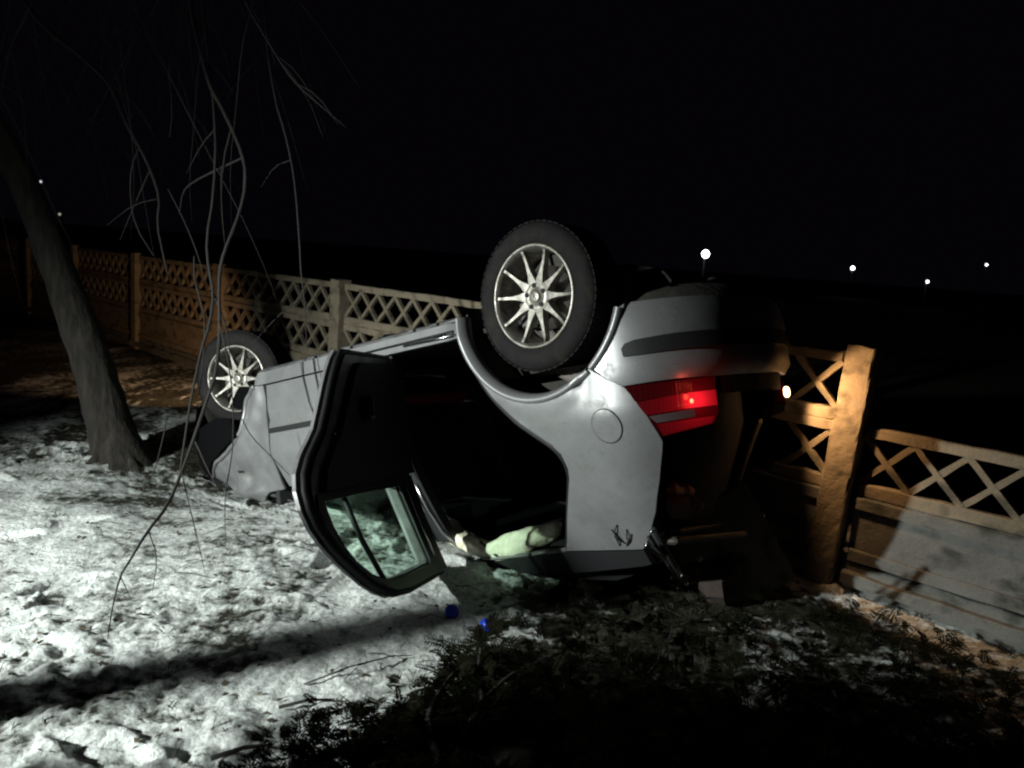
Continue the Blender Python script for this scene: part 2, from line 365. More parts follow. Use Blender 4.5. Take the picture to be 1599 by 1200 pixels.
def make_ground():
    ax = axis_pts(-3.6, 2.9, .014, 900); ay = axis_pts(1.3, 5.4, .014, 900)
    X, Y = np.meshgrid(ax, ay); Z = ground_h(X, Y)
    dist = np.hypot(X, Y)
    Z = Z + np.where(dist > 30, -np.clip((dist-30)/200, 0, 1)*2.0, 0)
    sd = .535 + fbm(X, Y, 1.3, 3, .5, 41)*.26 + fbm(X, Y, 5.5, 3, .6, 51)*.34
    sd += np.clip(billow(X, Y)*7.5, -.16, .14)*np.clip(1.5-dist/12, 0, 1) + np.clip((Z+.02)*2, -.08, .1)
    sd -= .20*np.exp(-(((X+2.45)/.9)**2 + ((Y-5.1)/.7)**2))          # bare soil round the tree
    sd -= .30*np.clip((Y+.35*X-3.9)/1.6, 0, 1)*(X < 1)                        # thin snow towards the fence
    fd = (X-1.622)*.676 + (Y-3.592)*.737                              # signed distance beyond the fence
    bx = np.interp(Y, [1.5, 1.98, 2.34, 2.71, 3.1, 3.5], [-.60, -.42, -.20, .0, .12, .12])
    right = np.clip((X-bx+.08)/.22, 0, 1)*np.clip((-.20-fd)/.12, 0, 1)   # soil and needles under the shrub, with the foreground shadow painted in
    sd -= .6*np.clip((fd-.4)/2., 0, 1)                                # ground beyond the fence coloured dark, standing in for the unlit night
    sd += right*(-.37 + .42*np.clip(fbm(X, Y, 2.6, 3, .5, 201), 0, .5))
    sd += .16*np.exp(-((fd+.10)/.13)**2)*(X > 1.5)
    ny, nx = X.shape
    me = bpy.data.meshes.new('ground')
    co = np.stack([X.ravel(), Y.ravel(), Z.ravel()], 1).astype(np.float32)
    i = np.arange(ny-1)[:, None]*nx + np.arange(nx-1)[None, :]
    q = np.stack([i, i+1, i+1+nx, i+nx], -1).reshape(-1, 4).astype(np.int32)
    me.vertices.add(len(co)); me.vertices.foreach_set('co', co.ravel())
    me.loops.add(q.size); me.loops.foreach_set('vertex_index', q.ravel())
    me.polygons.add(len(q)); me.polygons.foreach_set('loop_start', np.arange(0, q.size, 4, dtype=np.int32))
    me.polygons.foreach_set('loop_total', np.full(len(q), 4, np.int32)); me.polygons.foreach_set('use_smooth', np.ones(len(q), bool))
    me.update(); me.validate()
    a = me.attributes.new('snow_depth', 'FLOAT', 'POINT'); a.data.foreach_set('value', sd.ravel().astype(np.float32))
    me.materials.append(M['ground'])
    o = bpy.data.objects.new('ground', me); col.objects.link(o)
    tag(o, 'snowy trampled ground with patches of dark soil', kind='structure')
make_ground()
def gz(x, y): return float(ground_h(np.array([x]), np.array([y]))[0])

# ------------------------------------------------------------------ concrete panel fence
FO = Vector((1.622, 3.592, 0)); FX = Vector((-.7373, .6756, 0)); FY = Vector((-.6756, -.7373, 0))
fence = empty('concrete_fence', FO, Matrix((FX, FY, (0,0,1))).transposed())
tag(fence, 'long low prefabricated concrete fence with two rows of crossed lattice behind the overturned car', 'fence')
def chipped(mb, n=5, amp=.006, seed=0):
    pass
def post_mesh(h=1.16, wdt=.15, dep=.13, seed=1):
    """square post with chipped arrises"""
    r = random.Random(seed); mb = MB(); N = 34
    rings = []
    for k in range(N+1):
        z = -.15 + (h+.15)*k/N; ring = []
        for (sx, sy) in ((-1,-1),(-.86,-1),(-.4,-1),(0,-1),(.4,-1),(.86,-1),(1,-1),(1,-.86),(1,0),(1,.86),(1,1),(.86,1),(.4,1),(0,1),(-.4,1),(-.86,1),(-1,1),(-1,.86),(-1,0),(-1,-.86)):
            e = (abs(sx) == 1 and abs(sy) == 1)
            c = r.uniform(.95, 1.0) if e else 1.0
            if e and r.random() < .12: c = r.uniform(.80, .92)
            j = r.uniform(-.0018, .0018)
            ring.append((sx*wdt/2*c + j, sy*dep/2*c + j, z + (r.uniform(-.006,.006) if k == N else 0)))
        rings.append(ring)
    m = len(rings[0]); V = [p for q in rings for p in q]
    F = [(k*m+i, k*m+(i+1)%m, (k+1)*m+(i+1)%m, (k+1)*m+i) for k in range(N) for i in range(m)]
    F.append(tuple(N*m+i for i in range(m)))
    mb.add(V, F); return mb
for k in range(-1, 8):
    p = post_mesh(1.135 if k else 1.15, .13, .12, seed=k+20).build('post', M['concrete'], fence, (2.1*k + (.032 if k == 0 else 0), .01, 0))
    if k == 0: p.rotation_euler = (0, math.radians(-2.5), 0); p['label'] = 'post lit orange beside the broken end of the lattice'
def slab(x0, x1, z0, z1, t, seed=0, n=22, amp=.003, y=0., ragged=None):
    """plate with slightly uneven edges; ragged: x of a broken end"""
    r = random.Random(seed); mb = MB(); V = []; F = []
    for i in range(n+1):
        x = x0 + (x1-x0)*i/n
        jt = r.uniform(-amp, amp); jb = r.uniform(-amp, amp)
        dx = r.uniform(-.02, .02) if ragged is not None and i == n else 0
        dx2 = r.uniform(-.02, .02) if ragged is not None and i == n else 0
        V += [(x+dx, y-t/2, z0+jb), (x+dx, y+t/2, z0+jb), (x+dx2, y+t/2, z1-.006+jt), (x+dx2, y+t/2-.006, z1+jt), (x+dx2, y-t/2+.006, z1+jt), (x+dx2, y-t/2, z1-.006+jt)]
    for i in range(n):
        for k in range(6):
            F.append((i*6+k, i*6+(k+1)%6, (i+1)*6+(k+1)%6, (i+1)*6+k))
    F += [(0,1,2,3,4,5), tuple(n*6+k for k in (5,4,3,2,1,0))]
    mb.add(V, F); return mb
bar_meshes = []
for q in range(4):
    for sgn in (1, -1):
        r = random.Random(q*2+sgn+50); L = .315; mb = MB()
        pts = [(-.5*L+L*k/5, r.uniform(-.0015,.0015), r.uniform(-.0015,.0015)) for k in range(6)]
        ang = math.atan2(.222, .215)*sgn
        R = Matrix.Rotation(-ang, 3, 'Y')
        P = []; F = []
        for p in pts:
            w_ = .0135 + r.uniform(-.002, .002)
            for a, b in ((-1,-1),(1,-1),(1,1),(-1,1)):
                P.append(R @ Vector((p[0], p[1]+a*.014, p[2]+b*w_)))
        for k in range(5):
            for j in range(4): F.append((k*4+j, k*4+(j+1)%4, (k+1)*4+(j+1)%4, (k+1)*4+j))
        F += [(0,1,2,3), (23,22,21,20)]
        mb.add(P, F); o = mb.build('lattice_bar', M['concrete']); bar_meshes.append((sgn, o.data)); bpy.data.objects.remove(o)
def lattice(k, row, xend=None):
    z1 = (1.113 if row == 0 else .781) ; z0 = z1 - .330
    x0 = 2.1*k + .078; x1 = 2.1*k + 2.022 if xend is None else xend
    n = 22 if xend is None else 8
    rg = 1 if xend else None
    mb = slab(x0, x1, z1-.050, z1-.001, .045, seed=k*7+row, n=n, y=0, ragged=rg)
    low = slab(x0, x1-(.05 if xend and row else 0), z0+.001, z0+.058, .045, seed=k*7+row+3, n=n, y=0, ragged=rg)
    if not xend: mb.add(low.v, low.f)
    pn = mb.build('lattice_panel', M['concrete'], fence)
    if k == 0: pn['label'] = 'broken stub of lattice next to the orange-lit post'
    if xend: low.build('rail', M['concrete'], pn)
    m = 9; pitch = 1.944/m; zc = (z0+.058 + z1-.050)/2
    for i in range(m):
        xc = 2.1*k + .078 + pitch*(i+.5)
        for s_ in (1, -1):
            if xc + .05 > x1: continue
            cand = [d for s2, d in bar_meshes if s2 == s_]
            o = bpy.data.objects.new('lattice_bar', cand[(i*3+k+row) % 4]); col.objects.link(o)
            o.parent = pn; o.location = (xc, .002*s_, zc)
def solid(k):
    x0 = 2.1*k + .078; x1 = 2.1*k + 2.022
    mb = slab(x0, x1, .125, .449, .042, seed=k+60, amp=.004)
    fr = MB(); yy = .021+.008
    for z in (.16, .415): 
        fr = slab(x0+.01, x1-.01, z-.028, z+.028, .020, seed=k+int(z*100), amp=.002, y=yy)
        mb.add(fr.v, fr.f)
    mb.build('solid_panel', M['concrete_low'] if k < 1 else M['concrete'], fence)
    mb = slab(x0, x1, -.10, .118, .055, seed=k+80, amp=.007, y=.004)
    led = slab(x0, x1, .02, .075, .05, seed=k+90, amp=.008, y=.05)
    mb.add(led.v, led.f)
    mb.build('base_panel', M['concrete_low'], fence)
for k in range(-1, 7):
    if k == -1: lattice(k, 1)
    elif k == 0: lattice(k, 0, .372); lattice(k, 1, .40)
    else: lattice(k, 0); lattice(k, 1)
    solid(k)
# plate knocked out of the fence, lying against it behind the car's tail
PA = Vector((1.085, 3.30, .50)); PB = Vector((1.345, 3.36, .115)); PX = (PB-PA).normalized(); PN = Vector((-.25, -.75, .55)); PN = (PN-PX*PN.dot(PX)).normalized(); PZ = PX.cross(PN)
if PZ.z > 0: PZ = -PZ
fp = empty('fallen_fence_plate', PA, Matrix((PX, PN, PZ)).transposed())
tag(fp, 'plain concrete plate knocked out of the fence and leaning below the orange-lit post', 'concrete plate')
slab(-.05, .50, 0, .33, .035, seed=301, amp=.006).build('plate', M['concrete_low'], fp)

# broken chunks
def chunk(loc, size, seed, m):
    r = random.Random(seed); mb = MB(); P = []; F = []
    n1, n2 = 7, 10
    for i in range(n1):
        a = math.pi*i/(n1-1)
        for k in range(n2):
            b = 2*math.pi*k/n2
            v = Vector((math.sin(a)*math.cos(b), math.sin(a)*math.sin(b), math.cos(a)))
            mx = max(abs(v.x), abs(v.y), abs(v.z)); v = v*(.55+.45/mx*.9)
            s = 1 + r.uniform(-.13, .13)
            P.append((v.x*size[0]*s, v.y*size[1]*s, v.z*size[2]*s))
    for i in range(n1-1):
        for k in range(n2): F.append((i*n2+k, i*n2+(k+1)%n2, (i+1)*n2+(k+1)%n2, (i+1)*n2+k))
    mb.add(P, F); o = mb.build('rubble', m); o.location = loc; o.rotation_euler = (r.uniform(-.5,.5), r.uniform(-.5,.5), r.uniform(0,3)); return o
tag(chunk((1.02, 3.30, .09), (.15,.10,.12), 3, M['rubble']), 'large broken concrete lump coloured dark brown behind the car roof', 'rubble')

# ------------------------------------------------------------------ the overturned car
CAR_O = (0.61212, 3.68196, 1.25725)
CAR_M = [[-0.71905, 0.632764, -0.287361], [0.669409, 0.741718, -0.04178], [0.186704, -0.222403, -0.956911]]
NT=400
_t=np.linspace(0,np.pi,NT)
_cx=np.abs(np.sin(_t))**(2/2.6); _cy=-np.sign(np.cos(_t))*np.abs(np.cos(_t))**(2/2.6)
_ax=-.2-.5*_cx; _ay=.85*_cy
_s=np.concatenate([[0],np.cumsum(np.hypot(np.diff(_ax),np.diff(_ay)))])
SL=float(_s[-1])
def th(z):
    v=0.
    if z>.5: v=.30*(z-.5)+.25*(z-.5)**2
    elif z<.1: v=.15*(.1-z)
    return v
def rxf(z):
    if z<.38: return .5
    if z<.41: return .5-(z-.38)
    if z<.62: return .47
    return .47-.45*(z-.62)
def S(s,z,off=0.):
    """local point on the body skin; off > 0 goes inwards"""
    ry=.85-th(z)-off; rx=rxf(z)-off
    if s<=0:
        x=-.2-s; y=-ry
        for wx in (0.,2.533):
            r=np.hypot(x-wx,z); y-=.018*np.exp(-((r-.42)/.05)**2)
        if x>2.6: y+=.35*(x-2.6)**2
        return (x,y,z)
    if s>=SL: return (-.2-(SL-s),ry,z)
    a=np.interp(s,_s,_cx); b=np.interp(s,_s,_cy)
    return (-.2-rx*a, ry*b, z)

F3 = Vector(CAR_M[0]); Y3 = Vector(CAR_M[1]); Z3 = Vector(CAR_M[2]); O3 = Vector(CAR_O)
BASE = Vector((.95, 0, 1.15))
CARW = O3 + F3*BASE.x + Y3*BASE.y + Z3*BASE.z
car = empty('overturned_car', CARW, Matrix((F3, Y3, Z3)).transposed())
tag(car, 'crashed silver hatchback lying upside down on its roof with its rear side door hanging open', 'car')
def cfix(p, clamp=True):
    x, y, z = p
    if x < .6:
        t = min(1, max(0, (y+.3)/.6)); t = t*t*(3-2*t); f_ = min(1, max(0, (.6-x)/.6)); x += (.12*t + (.10*(y/.85)**2 if y > 0 else 0))*f_
    if y > 0: y *= .73
    if clamp:
        wz = O3.z + F3.z*x + Y3.z*y + Z3.z*z
        fl = .012 + float(dip(O3.x + F3.x*x + Y3.x*y + Z3.x*z, O3.y + F3.y*x + Y3.y*y + Z3.y*z))
        if wz < fl: z -= (fl-wz)/.957
    return (x-BASE.x, y-BASE.y, z-BASE.z)
def cbuild(mb, name, m, parent=None, clamp=True):
    return mb.build(name, m, parent or car, fix=lambda p: cfix(p, clamp))
def inpoly(x, y, P):
    c = False; n = len(P)
    for i in range(n):
        x1, y1 = P[i]; x2, y2 = P[(i+1) % n]
        if (y1 > y) != (y2 > y) and x < (x2-x1)*(y-y1)/(y2-y1)+x1: c = not c
    return c
def densify(P, d=.025):
    R = []
    for i in range(len(P)):
        a = P[i]; b = P[(i+1) % len(P)]; L = math.hypot(b[0]-a[0], b[1]-a[1]); n = max(1, int(L/d))
        R += [(a[0]+(b[0]-a[0])*k/n, a[1]+(b[1]-a[1])*k/n) for k in range(n)]
    return R
def chaikin(P, it=2, closed=True):
    for _ in range(it):
        Q = []
        n = len(P); rg = range(n) if closed else range(n-1)
        if not closed: Q.append(P[0])
        for i in rg:
            a = P[i]; b = P[(i+1) % n]
            Q.append(tuple(a[j]*.75+b[j]*.25 for j in range(len(a)))); Q.append(tuple(a[j]*.25+b[j]*.75 for j in range(len(a))))
        if not closed: Q.append(P[-1])
        P = Q
    return P
def skin(outline, fn, thick=.02, holes=(), grid=.04, off=0., mb=None):
    """panel cut from a surface fn(u, z, off): a front sheet, a back sheet and the rim between"""
    mb = mb or MB()
    loops = [densify(outline)] + [densify(h) for h in holes]
    pts = []; edges = []
    for lp in loops:
        n0 = len(pts); pts += lp; edges += [(n0+i, n0+(i+1) % len(lp)) for i in range(len(lp))]
    us = [p[0] for p in outline]; zs = [p[1] for p in outline]
    u = min(us)+grid*.5; 
    while u < max(us):
        z = min(zs)+grid*.5
        while z < max(zs):
            if inpoly(u, z, outline) and not any(inpoly(u, z, h) for h in holes): 
                if min((u-p[0])**2+(z-p[1])**2 for lp in loops for p in lp) > (.3*grid)**2: pts.append((u, z))
            z += grid
        u += grid
    V, E, F, *_ = delaunay_2d_cdt([Vector(p) for p in pts], edges, [], 1, 1e-5)
    V = [(v.x, v.y) for v in V]
    F = [f for f in F if not any(inpoly(sum(V[i][0] for i in f)/len(f), sum(V[i][1] for i in f)/len(f), h) for h in holes)]
    F = [f for f in F if inpoly(sum(V[i][0] for i in f)/len(f), sum(V[i][1] for i in f)/len(f), outline)]
    mb.add([fn(a, b, off) for a, b in V], F, True)
    mb.add([fn(a, b, off+thick) for a, b in V], [tuple(f)[::-1] for f in F], True)
    for lp in loops:
        A = [fn(a, b, off) for a, b in lp]; B = [fn(a, b, off+thick) for a, b in lp]; n = len(lp)
        mb.add(A+B, [(i, (i+1) % n, (i+1) % n+n, i+n) for i in range(n)], False)
    return mb
def smirror(P): return [(SL-a, b) for a, b in P][::-1]
def arc(cx, r, a0, a1, n=28):   # arch points as (s, z); angle measured from +x towards +z
    return [(-.2-(cx+r*math.cos(math.radians(a0+(a1-a0)*k/n))), r*math.sin(math.radians(a0+(a1-a0)*k/n))) for k in range(n+1)]

# --- rear quarter panel with the fuel flap
open_edge = [(-.366,1.052), (-.330,1.00), (-.176,.735), (-.163,.69), (-.171,.632), (-.200,.592), (-.254,.549), (-.366,.461), (-.452,.375), (-.505,.300), (-.556,.196), (-.590,.12), (-.610,.035)]
quarter = arc(0, .405, 5, 126.8) + [(.109,.37),(.188,.412),(.225,.465),(.255,.522),(.277,.590),(.284,.620),(.280,.655),(.253,.762),(.205,.884),(.150,.960),(.092,1.013),(.05,1.035)] + open_edge
cbuild(skin(quarter, S, .018, grid=.035), 'quarter_panel', M['paint'])
fl = MB(); c0 = (.087, .543)
flap = [(c0[0]+.062*math.cos(2*math.pi*k/32), c0[1]+.062*math.sin(2*math.pi*k/32)) for k in range(32)]
ring = MB(); rp = [S(c0[0]+.064*math.cos(2*math.pi*k/40), c0[1]+.064*math.sin(2*math.pi*k/40), -.0005) for k in range(41)]
ring.tube(rp, .0022, 6, cap=False); fr = cbuild(ring, 'fuel_flap_gap', M['seam'])
fo = cbuild(skin(flap, S, .006, grid=.02, off=-.0045), 'fuel_flap', M['paint'])
# bright returned edge of the door opening
mb = MB(); oe = chaikin(open_edge[2:9], 2, False)
for a, b in zip(oe[:-1], oe[1:]):
    P = [S(a[0],a[1],.0), S(b[0],b[1],.0), S(b[0]-.022,b[1]+.012,.03), S(a[0]-.022,a[1]+.012,.03)]
    mb.add(P, [(0,1,2,3)], True)
cbuild(mb, 'door_jamb', M['paint'])
mb = MB(); mb.tube([S(a-.03, b+.012, .035) for a, b in chaikin(open_edge, 2, False)], .011, 6); cbuild(mb, 'door_seal', M['rubber'])
# --- wheel arch lips
def lip(a0, a1, cx=0., r=.405, yo=-.012, n=40):
    mb = MB(); V = []; F = []
    prof = [(r+.020, -.0005), (r+.016, yo*.8), (r+.006, yo-.003), (r-.003, yo), (r-.016, .012), (r-.019, .035), (r-.012, .055)]
    for k in range(n+1):
        a = math.radians(a0+(a1-a0)*k/n)
        for rr, o_ in prof:
            x = cx+rr*math.cos(a); z = rr*math.sin(a); s_ = -.2-x
            V.append(S(s_, z, o_))
    m = len(prof)
    for k in range(n):
        for j in range(m-1): F.append((k*m+j, k*m+j+1, (k+1)*m+j+1, (k+1)*m+j))
    mb.add(V, F, True); return mb
cbuild(lip(2, 126.0), 'arch_lip', M['paint'])
cbuild(lip(128.2, 163), 'arch_lip', M['paint'])
# wheel house
def house(cx, r=.425, a0=-5, a1=185):
    mb = MB(); V = []; F = []; n = 30
    for k in range(n+1):
        a = math.radians(a0+(a1-a0)*k/n)
        for y in (-.815, -.60): V.append((cx+r*math.cos(a), y, r*math.sin(a)))
    for k in range(n): F.append((k*2, k*2+1, k*2+3, k*2+2))
    V.append((cx, -.60, 0)); F += [(2*k+1, 2*k+3, len(V)-1) for k in range(n)]
    mb.add(V, F, True); return mb
cbuild(house(0), 'wheel_housing', M['under'])
cbuild(house(2.533, .40, -2, 150), 'wheel_housing', M['under'])
mb = MB(); mb.tube([(.06,-.70,.12), (-.02,-.68,.24), (-.10,-.62,.40)], [.028,.03,.035], 12); mb.box((-.02,-.66,.30), (.16,.05,.10), Matrix.Rotation(.5,3,'Y'), .015)
cbuild(mb, 'suspension_arm', M['greycloth'])

# --- rear bumper, trim strip, lower valance
bump = arc(0, .407, 163, 128.5, 16) + [(.110,.368),(.175,.405),(.27,.402),(.39,.400),(.55,.404),(1.1257,.404)]
bump = [(a, b) for a, b in bump]
right_half = [(SL-a, b) for a, b in reversed(bump[:-1])]
full = bump + right_half
full = full[:]  # closes along the lower edge
def Sb(s, z, off):   # soft roll of the bumper's lower edge
    o_ = off
    if z < .19: o_ += ((.19-z)/.09)**2*.02
    if z > .37: o_ += ((z-.37)/.035)**2*.006
    return S(s, z, o_)
def bump_filter(full):
    lo = [(x, .105) for x in np.linspace(SL-.215, .215, 40)]
    return full + lo
cbuild(skin(bump_filter(full), Sb, .012, grid=.04), 'rear_bumper', M['paint'])
st = [(.186,.272),(.20,.255),(.235,.246),(.374,.238),(.503,.236),(.772,.240)] + [(SL-.5,.236),(SL-.235,.246),(SL-.2,.255),(SL-.186,.272),(SL-.19,.298),(SL-.25,.299),(SL-.5,.296)] + [(.772,.298),(.494,.296),(.390,.297),(.251,.301),(.19,.301)]
cbuild(skin(st, S, .02, grid=.05, off=-.010), 'bumper_strip', M['black'])
mb = MB(); V = []; F = []
ss = np.linspace(.235, SL-.235, 50)
for s_ in ss:
    V += [S(s_, .115, .022), S(s_, .075, .05), S(s_, .03, .12), (S(s_,.02,.2)[0]+.12, S(s_,.02,.2)[1]*.9, .01)]
for i in range(49):
    for j in range(3): F.append((i*4+j, i*4+j+1, (i+1)*4+j+1, (i+1)*4+j))
mb.add(V, F, True); cbuild(mb, 'valance', M['under'])
# number plate recess moulding under the tail gate line
mb = skin([(.60,.405),(SL-.60,.405),(SL-.62,.47),(.62,.47)], S, .02, grid=.08, off=.03); cbuild(mb, 'tailgate_sill', M['under'])

cbuild(skin([(.02,.45),(SL-.30,.45),(SL-.32,.90),(SL-.36,1.16),(.30,1.16),(.02,1.10)], S, .01, grid=.1, off=.22), 'boot_light_blocker', M['interior'])  # opaque panel added inside the boot to stop light reaching the fence
# --- tail lights
GC = cfix(S(.452,.486,0), False)
M['red_lit'] = lens_glow('lens_lit_red', (.14,.005,.008), (1.,.012,.025), GC, 1.3, .045)
M['red_mid'] = lens_glow('lens_red', (.055,.003,.005), (1.,.010,.022), GC, .55, .05)
M['red_dark'] = lens_glow('lens_dark_red', (.030,.002,.003), (1.,.008,.018), GC, .14, .05)
def lamp_cluster(mirror, broken):
    f = smirror if mirror else (lambda P: P)
    root_mb = skin(f([(.186,.408),(.552,.406),(.548,.53),(.515,.575),(.36,.594),(.290,.603),(.257,.524)]), S, .05, grid=.05, off=.004)
    root = cbuild(root_mb, 'tail_light', M['red_dark'])
    bands = [('lens', [(.192,.411),(.547,.411),(.547,.452),(.222,.466)], M['red_dark']),
             ('lens', [(.226,.470),(.398,.458),(.398,.512),(.254,.520)], M['red_mid']),
             ('lens', [(.400,.456),(.546,.455),(.544,.511),(.400,.512)], M['red_lit']),
             ('lens', [(.262,.525),(.438,.516),(.436,.544),(.284,.551)], M['clear']),
             ('lens', [(.441,.515),(.543,.514),(.540,.544),(.441,.544)], M['red_dark']),
             ('lens', [(.286,.556),(.520,.549),(.500,.574),(.36,.590),(.295,.599)], M['red_mid'] if not broken else M['red_dark'])]
    for nme, P, m_ in bands:
        cbuild(skin(f(P), S, .008, grid=.03, off=-.003), nme, m_, root)
    if not broken:
        mb = MB(); c = S(.436, .487, -.002); P = []; Fc = []
        mb.lathe([(.0001,.008),(.007,.006),(.010,.002),(.011,-.002)], 14, 'y')
        b = MB(); b.add([(c[0]-p[1]*.6, c[1]+p[0], c[2]+p[2]*.8) for p in mb.v], mb.f, True); cbuild(b, 'bulb', M['hot'], root)
    return root
lamp_cluster(False, False)
rl = lamp_cluster(True, True); rl['label'] = 'tail light with its lens broken open and the bare bulb shining orange'
LB = S(SL-.552, .485, -.012)
mb = MB(); q = MB(); q.lathe([(.0001,.024),(.010,.020),(.015,.010),(.015,-.012),(.008,-.022),(.0001,-.024)], 14, 'y')
mb.add([(LB[0]+p[0], LB[1]+p[2], LB[2]+p[1]*1.1) for p in q.v], q.f, True)
bulb = cbuild(mb, 'bulb', M['hot2'], rl)
lp = cfix(LB, False); LBW = car.matrix_world @ Vector(lp)

# --- sill, front door, fender
sill = [(-.585,.10),(-.612,.035),(-.70,.022),(-2.30,.022),(-2.34,.06),(-2.34,.094),(-1.17,.094)]
cbuild(skin(sill, S, .05, grid=.05), 'sill', M['paint'])
mb = MB()
for z, o_ in ((.012,.03), (.0,.07)):
    mb.tube([S(-.62-1.7*k/16, z, o_) for k in range(17)], .011, 6)
cbuild(mb, 'sill_flange', M['paint_dull'])
mb = MB(); mb.tube([S(-.64, .066, -.003), S(-1.0, .062, -.003), S(-1.45, .060, -.003)], .006, 6); cbuild(mb, 'sill_groove', M['rubber'])
mb = MB(); mb.tube([S(-.63, .082, -.006), S(-.80, .080, -.006), S(-.99, .076, -.006)], .006, 8); mb.box(S(-.66,.075,-.004), (.05,.02,.03), None, .006); cbuild(mb, 'sill_trim', M['steel'])
r_ = random.Random(31)
for k in range(9):
    s_ = -.75-.17*k+r_.uniform(-.05,.05); mb = MB(); mb.box(S(s_, .012, .02+r_.uniform(0,.06)), (r_.uniform(.03,.09), .05, .02), Matrix.Rotation(r_.uniform(-.3,.3),3,'Z'), .006); cbuild(mb, 'clip', M['paint_dull'])
fd = [(-1.19,.104),(-2.235,.104),(-2.250,.30),(-2.245,.52),(-2.20,.690),(-1.19,.690)]
def Sd(s, z, off):   # body crease and a shallow dent
    o_ = off + .010*math.exp(-((z-.30)/.03)**2) - .006*math.exp(-((z-.48)/.06)**2)
    o_ += .022*math.exp(-(((s+1.72)/.22)**2+((z-.60)/.06)**2))
    return S(s, z, o_)
fdo = cbuild(skin(fd, Sd, .03, grid=.03), 'front_door', M['paint'])
cbuild(skin([(-1.20,.335),(-2.24,.350),(-2.24,.378),(-1.20,.366)], Sd, .02, grid=.04, off=-.008), 'side_moulding', M['black'], fdo)
# front door glass, tint darkened to keep light out of the cabin
cbuild(skin([(-1.19,.70),(-2.12,.70),(-1.62,1.09),(-1.19,1.11)], S, .006, grid=.06, off=.02), 'window', M['glass_dark'], fdo)
fen = [(-2.262,.100),(-2.330,.098),(-2.40,.12),(-2.474,.161),(-2.500,.22),(-2.512,.28),(-2.545,.34),(-2.593,.384),(-2.70,.43),(-2.821,.482),(-2.93,.51),(-3.04,.556),(-3.12,.62),(-3.16,.70),(-3.08,.765),(-2.85,.792),(-2.564,.783),(-2.44,.718),(-2.262,.705)]
def Sf(s, z, off):   # crumpled metal
    o_ = off
    o_ += .035*math.exp(-(((s+2.62)/.07)**2+((z-.60)/.05)**2))
    o_ -= .045*math.exp(-(((s+2.60)/.12)**2+((z-.715)/.030)**2))
    o_ += .030*math.exp(-(((s+2.95)/.16)**2+((z-.66)/.05)**2))
    o_ += .007*math.sin(s*23+z*17)*math.exp(-((s+2.7)/.4)**2) + .002*math.sin(s*47-z*31)
    return S(s, z, o_)
feno = cbuild(skin(fen, Sf, .012, grid=.018), 'front_fender', M['paint'])
mb = MB(); mb.tube([Sf(a, b, -.004) for a, b in chaikin(fen[1:13], 2, False)], .013, 8); cbuild(mb, 'arch_lip', M['paint'], feno)
cbuild(skin([(-2.66,.575),(-2.70,.572),(-2.70,.588),(-2.66,.590)], Sf, .004, off=-.004), 'side_indicator', M['black'], feno)
# front door shuts against the fender: dark gap, torn inner liner and bumper remains
cbuild(skin([(-2.36,.10),(-2.42,.66),(-3.10,.72),(-3.28,.60),(-3.26,.40),(-3.05,.26),(-2.75,.05)], S, .02, grid=.08, off=.075), 'wheel_liner', M['liner'])
cbuild(skin([(-2.56,.37),(-2.63,.255),(-2.80,.235),(-2.98,.265),(-3.16,.34),(-3.20,.52),(-3.10,.60),(-2.92,.50),(-2.70,.425)], S, .02, grid=.05, off=-.035), 'wheel_liner', M['liner'])
cbuild(skin([(-3.20,.30),(-3.14,.56),(-3.20,.63),(-3.36,.52),(-3.34,.32)], S, .02, grid=.06, off=.03), 'bumper_remnant', M['black'])
mb = MB(); mb.tube([S(-3.33,.30,.02), S(-3.345,.42,.015), S(-3.34,.50,.02)], .006, 6); cbuild(mb, 'bumper_edge', M['paint_dull'])
# cowl and windscreen pillar
mb = MB(); mb.tube([(2.28,-.74,.735), (2.05,-.70,.84), (1.80,-.64,.95), (1.50,-.58,1.08)], [.014,.016,.018,.02], 8); cbuild(mb, 'windscreen_pillar', M['paint_dull'])
mb = MB(); mb.tube([(2.30,-.70,.77), (2.28,-.66,.90), (2.24,-.60,.96)], [.012,.012,.008], 6); mb.tube([(2.40,-.66,.80),(2.44,-.62,.93)], [.02,.015], 8)
mb.box((2.22,-.62,.93), (.10,.05,.06), Matrix.Rotation(.6,3,'X'), .01); cbuild(mb, 'torn_bracket', M['paint_dull'])
# bonnet, crushed flat on the ground
mb = MB(); V = []; F = []
for i in range(13):
    for j in range(13):
        x = 2.20+1.02*i/12; y = -.70+1.40*j/12
        z = .80-.02*(i/12)-.06*((y/.7)**2) + .03*math.sin(i*1.7+j*.8)*math.sin(j*.9)
        V.append((x-.10*(abs(y)/.7)**3, y, z))
for i in range(12):
    for j in range(12): F.append((i*13+j, i*13+j+1, (i+1)*13+j+1, (i+1)*13+j))
mb.add(V, F, True); cbuild(mb, 'bonnet', M['paint_dull'])

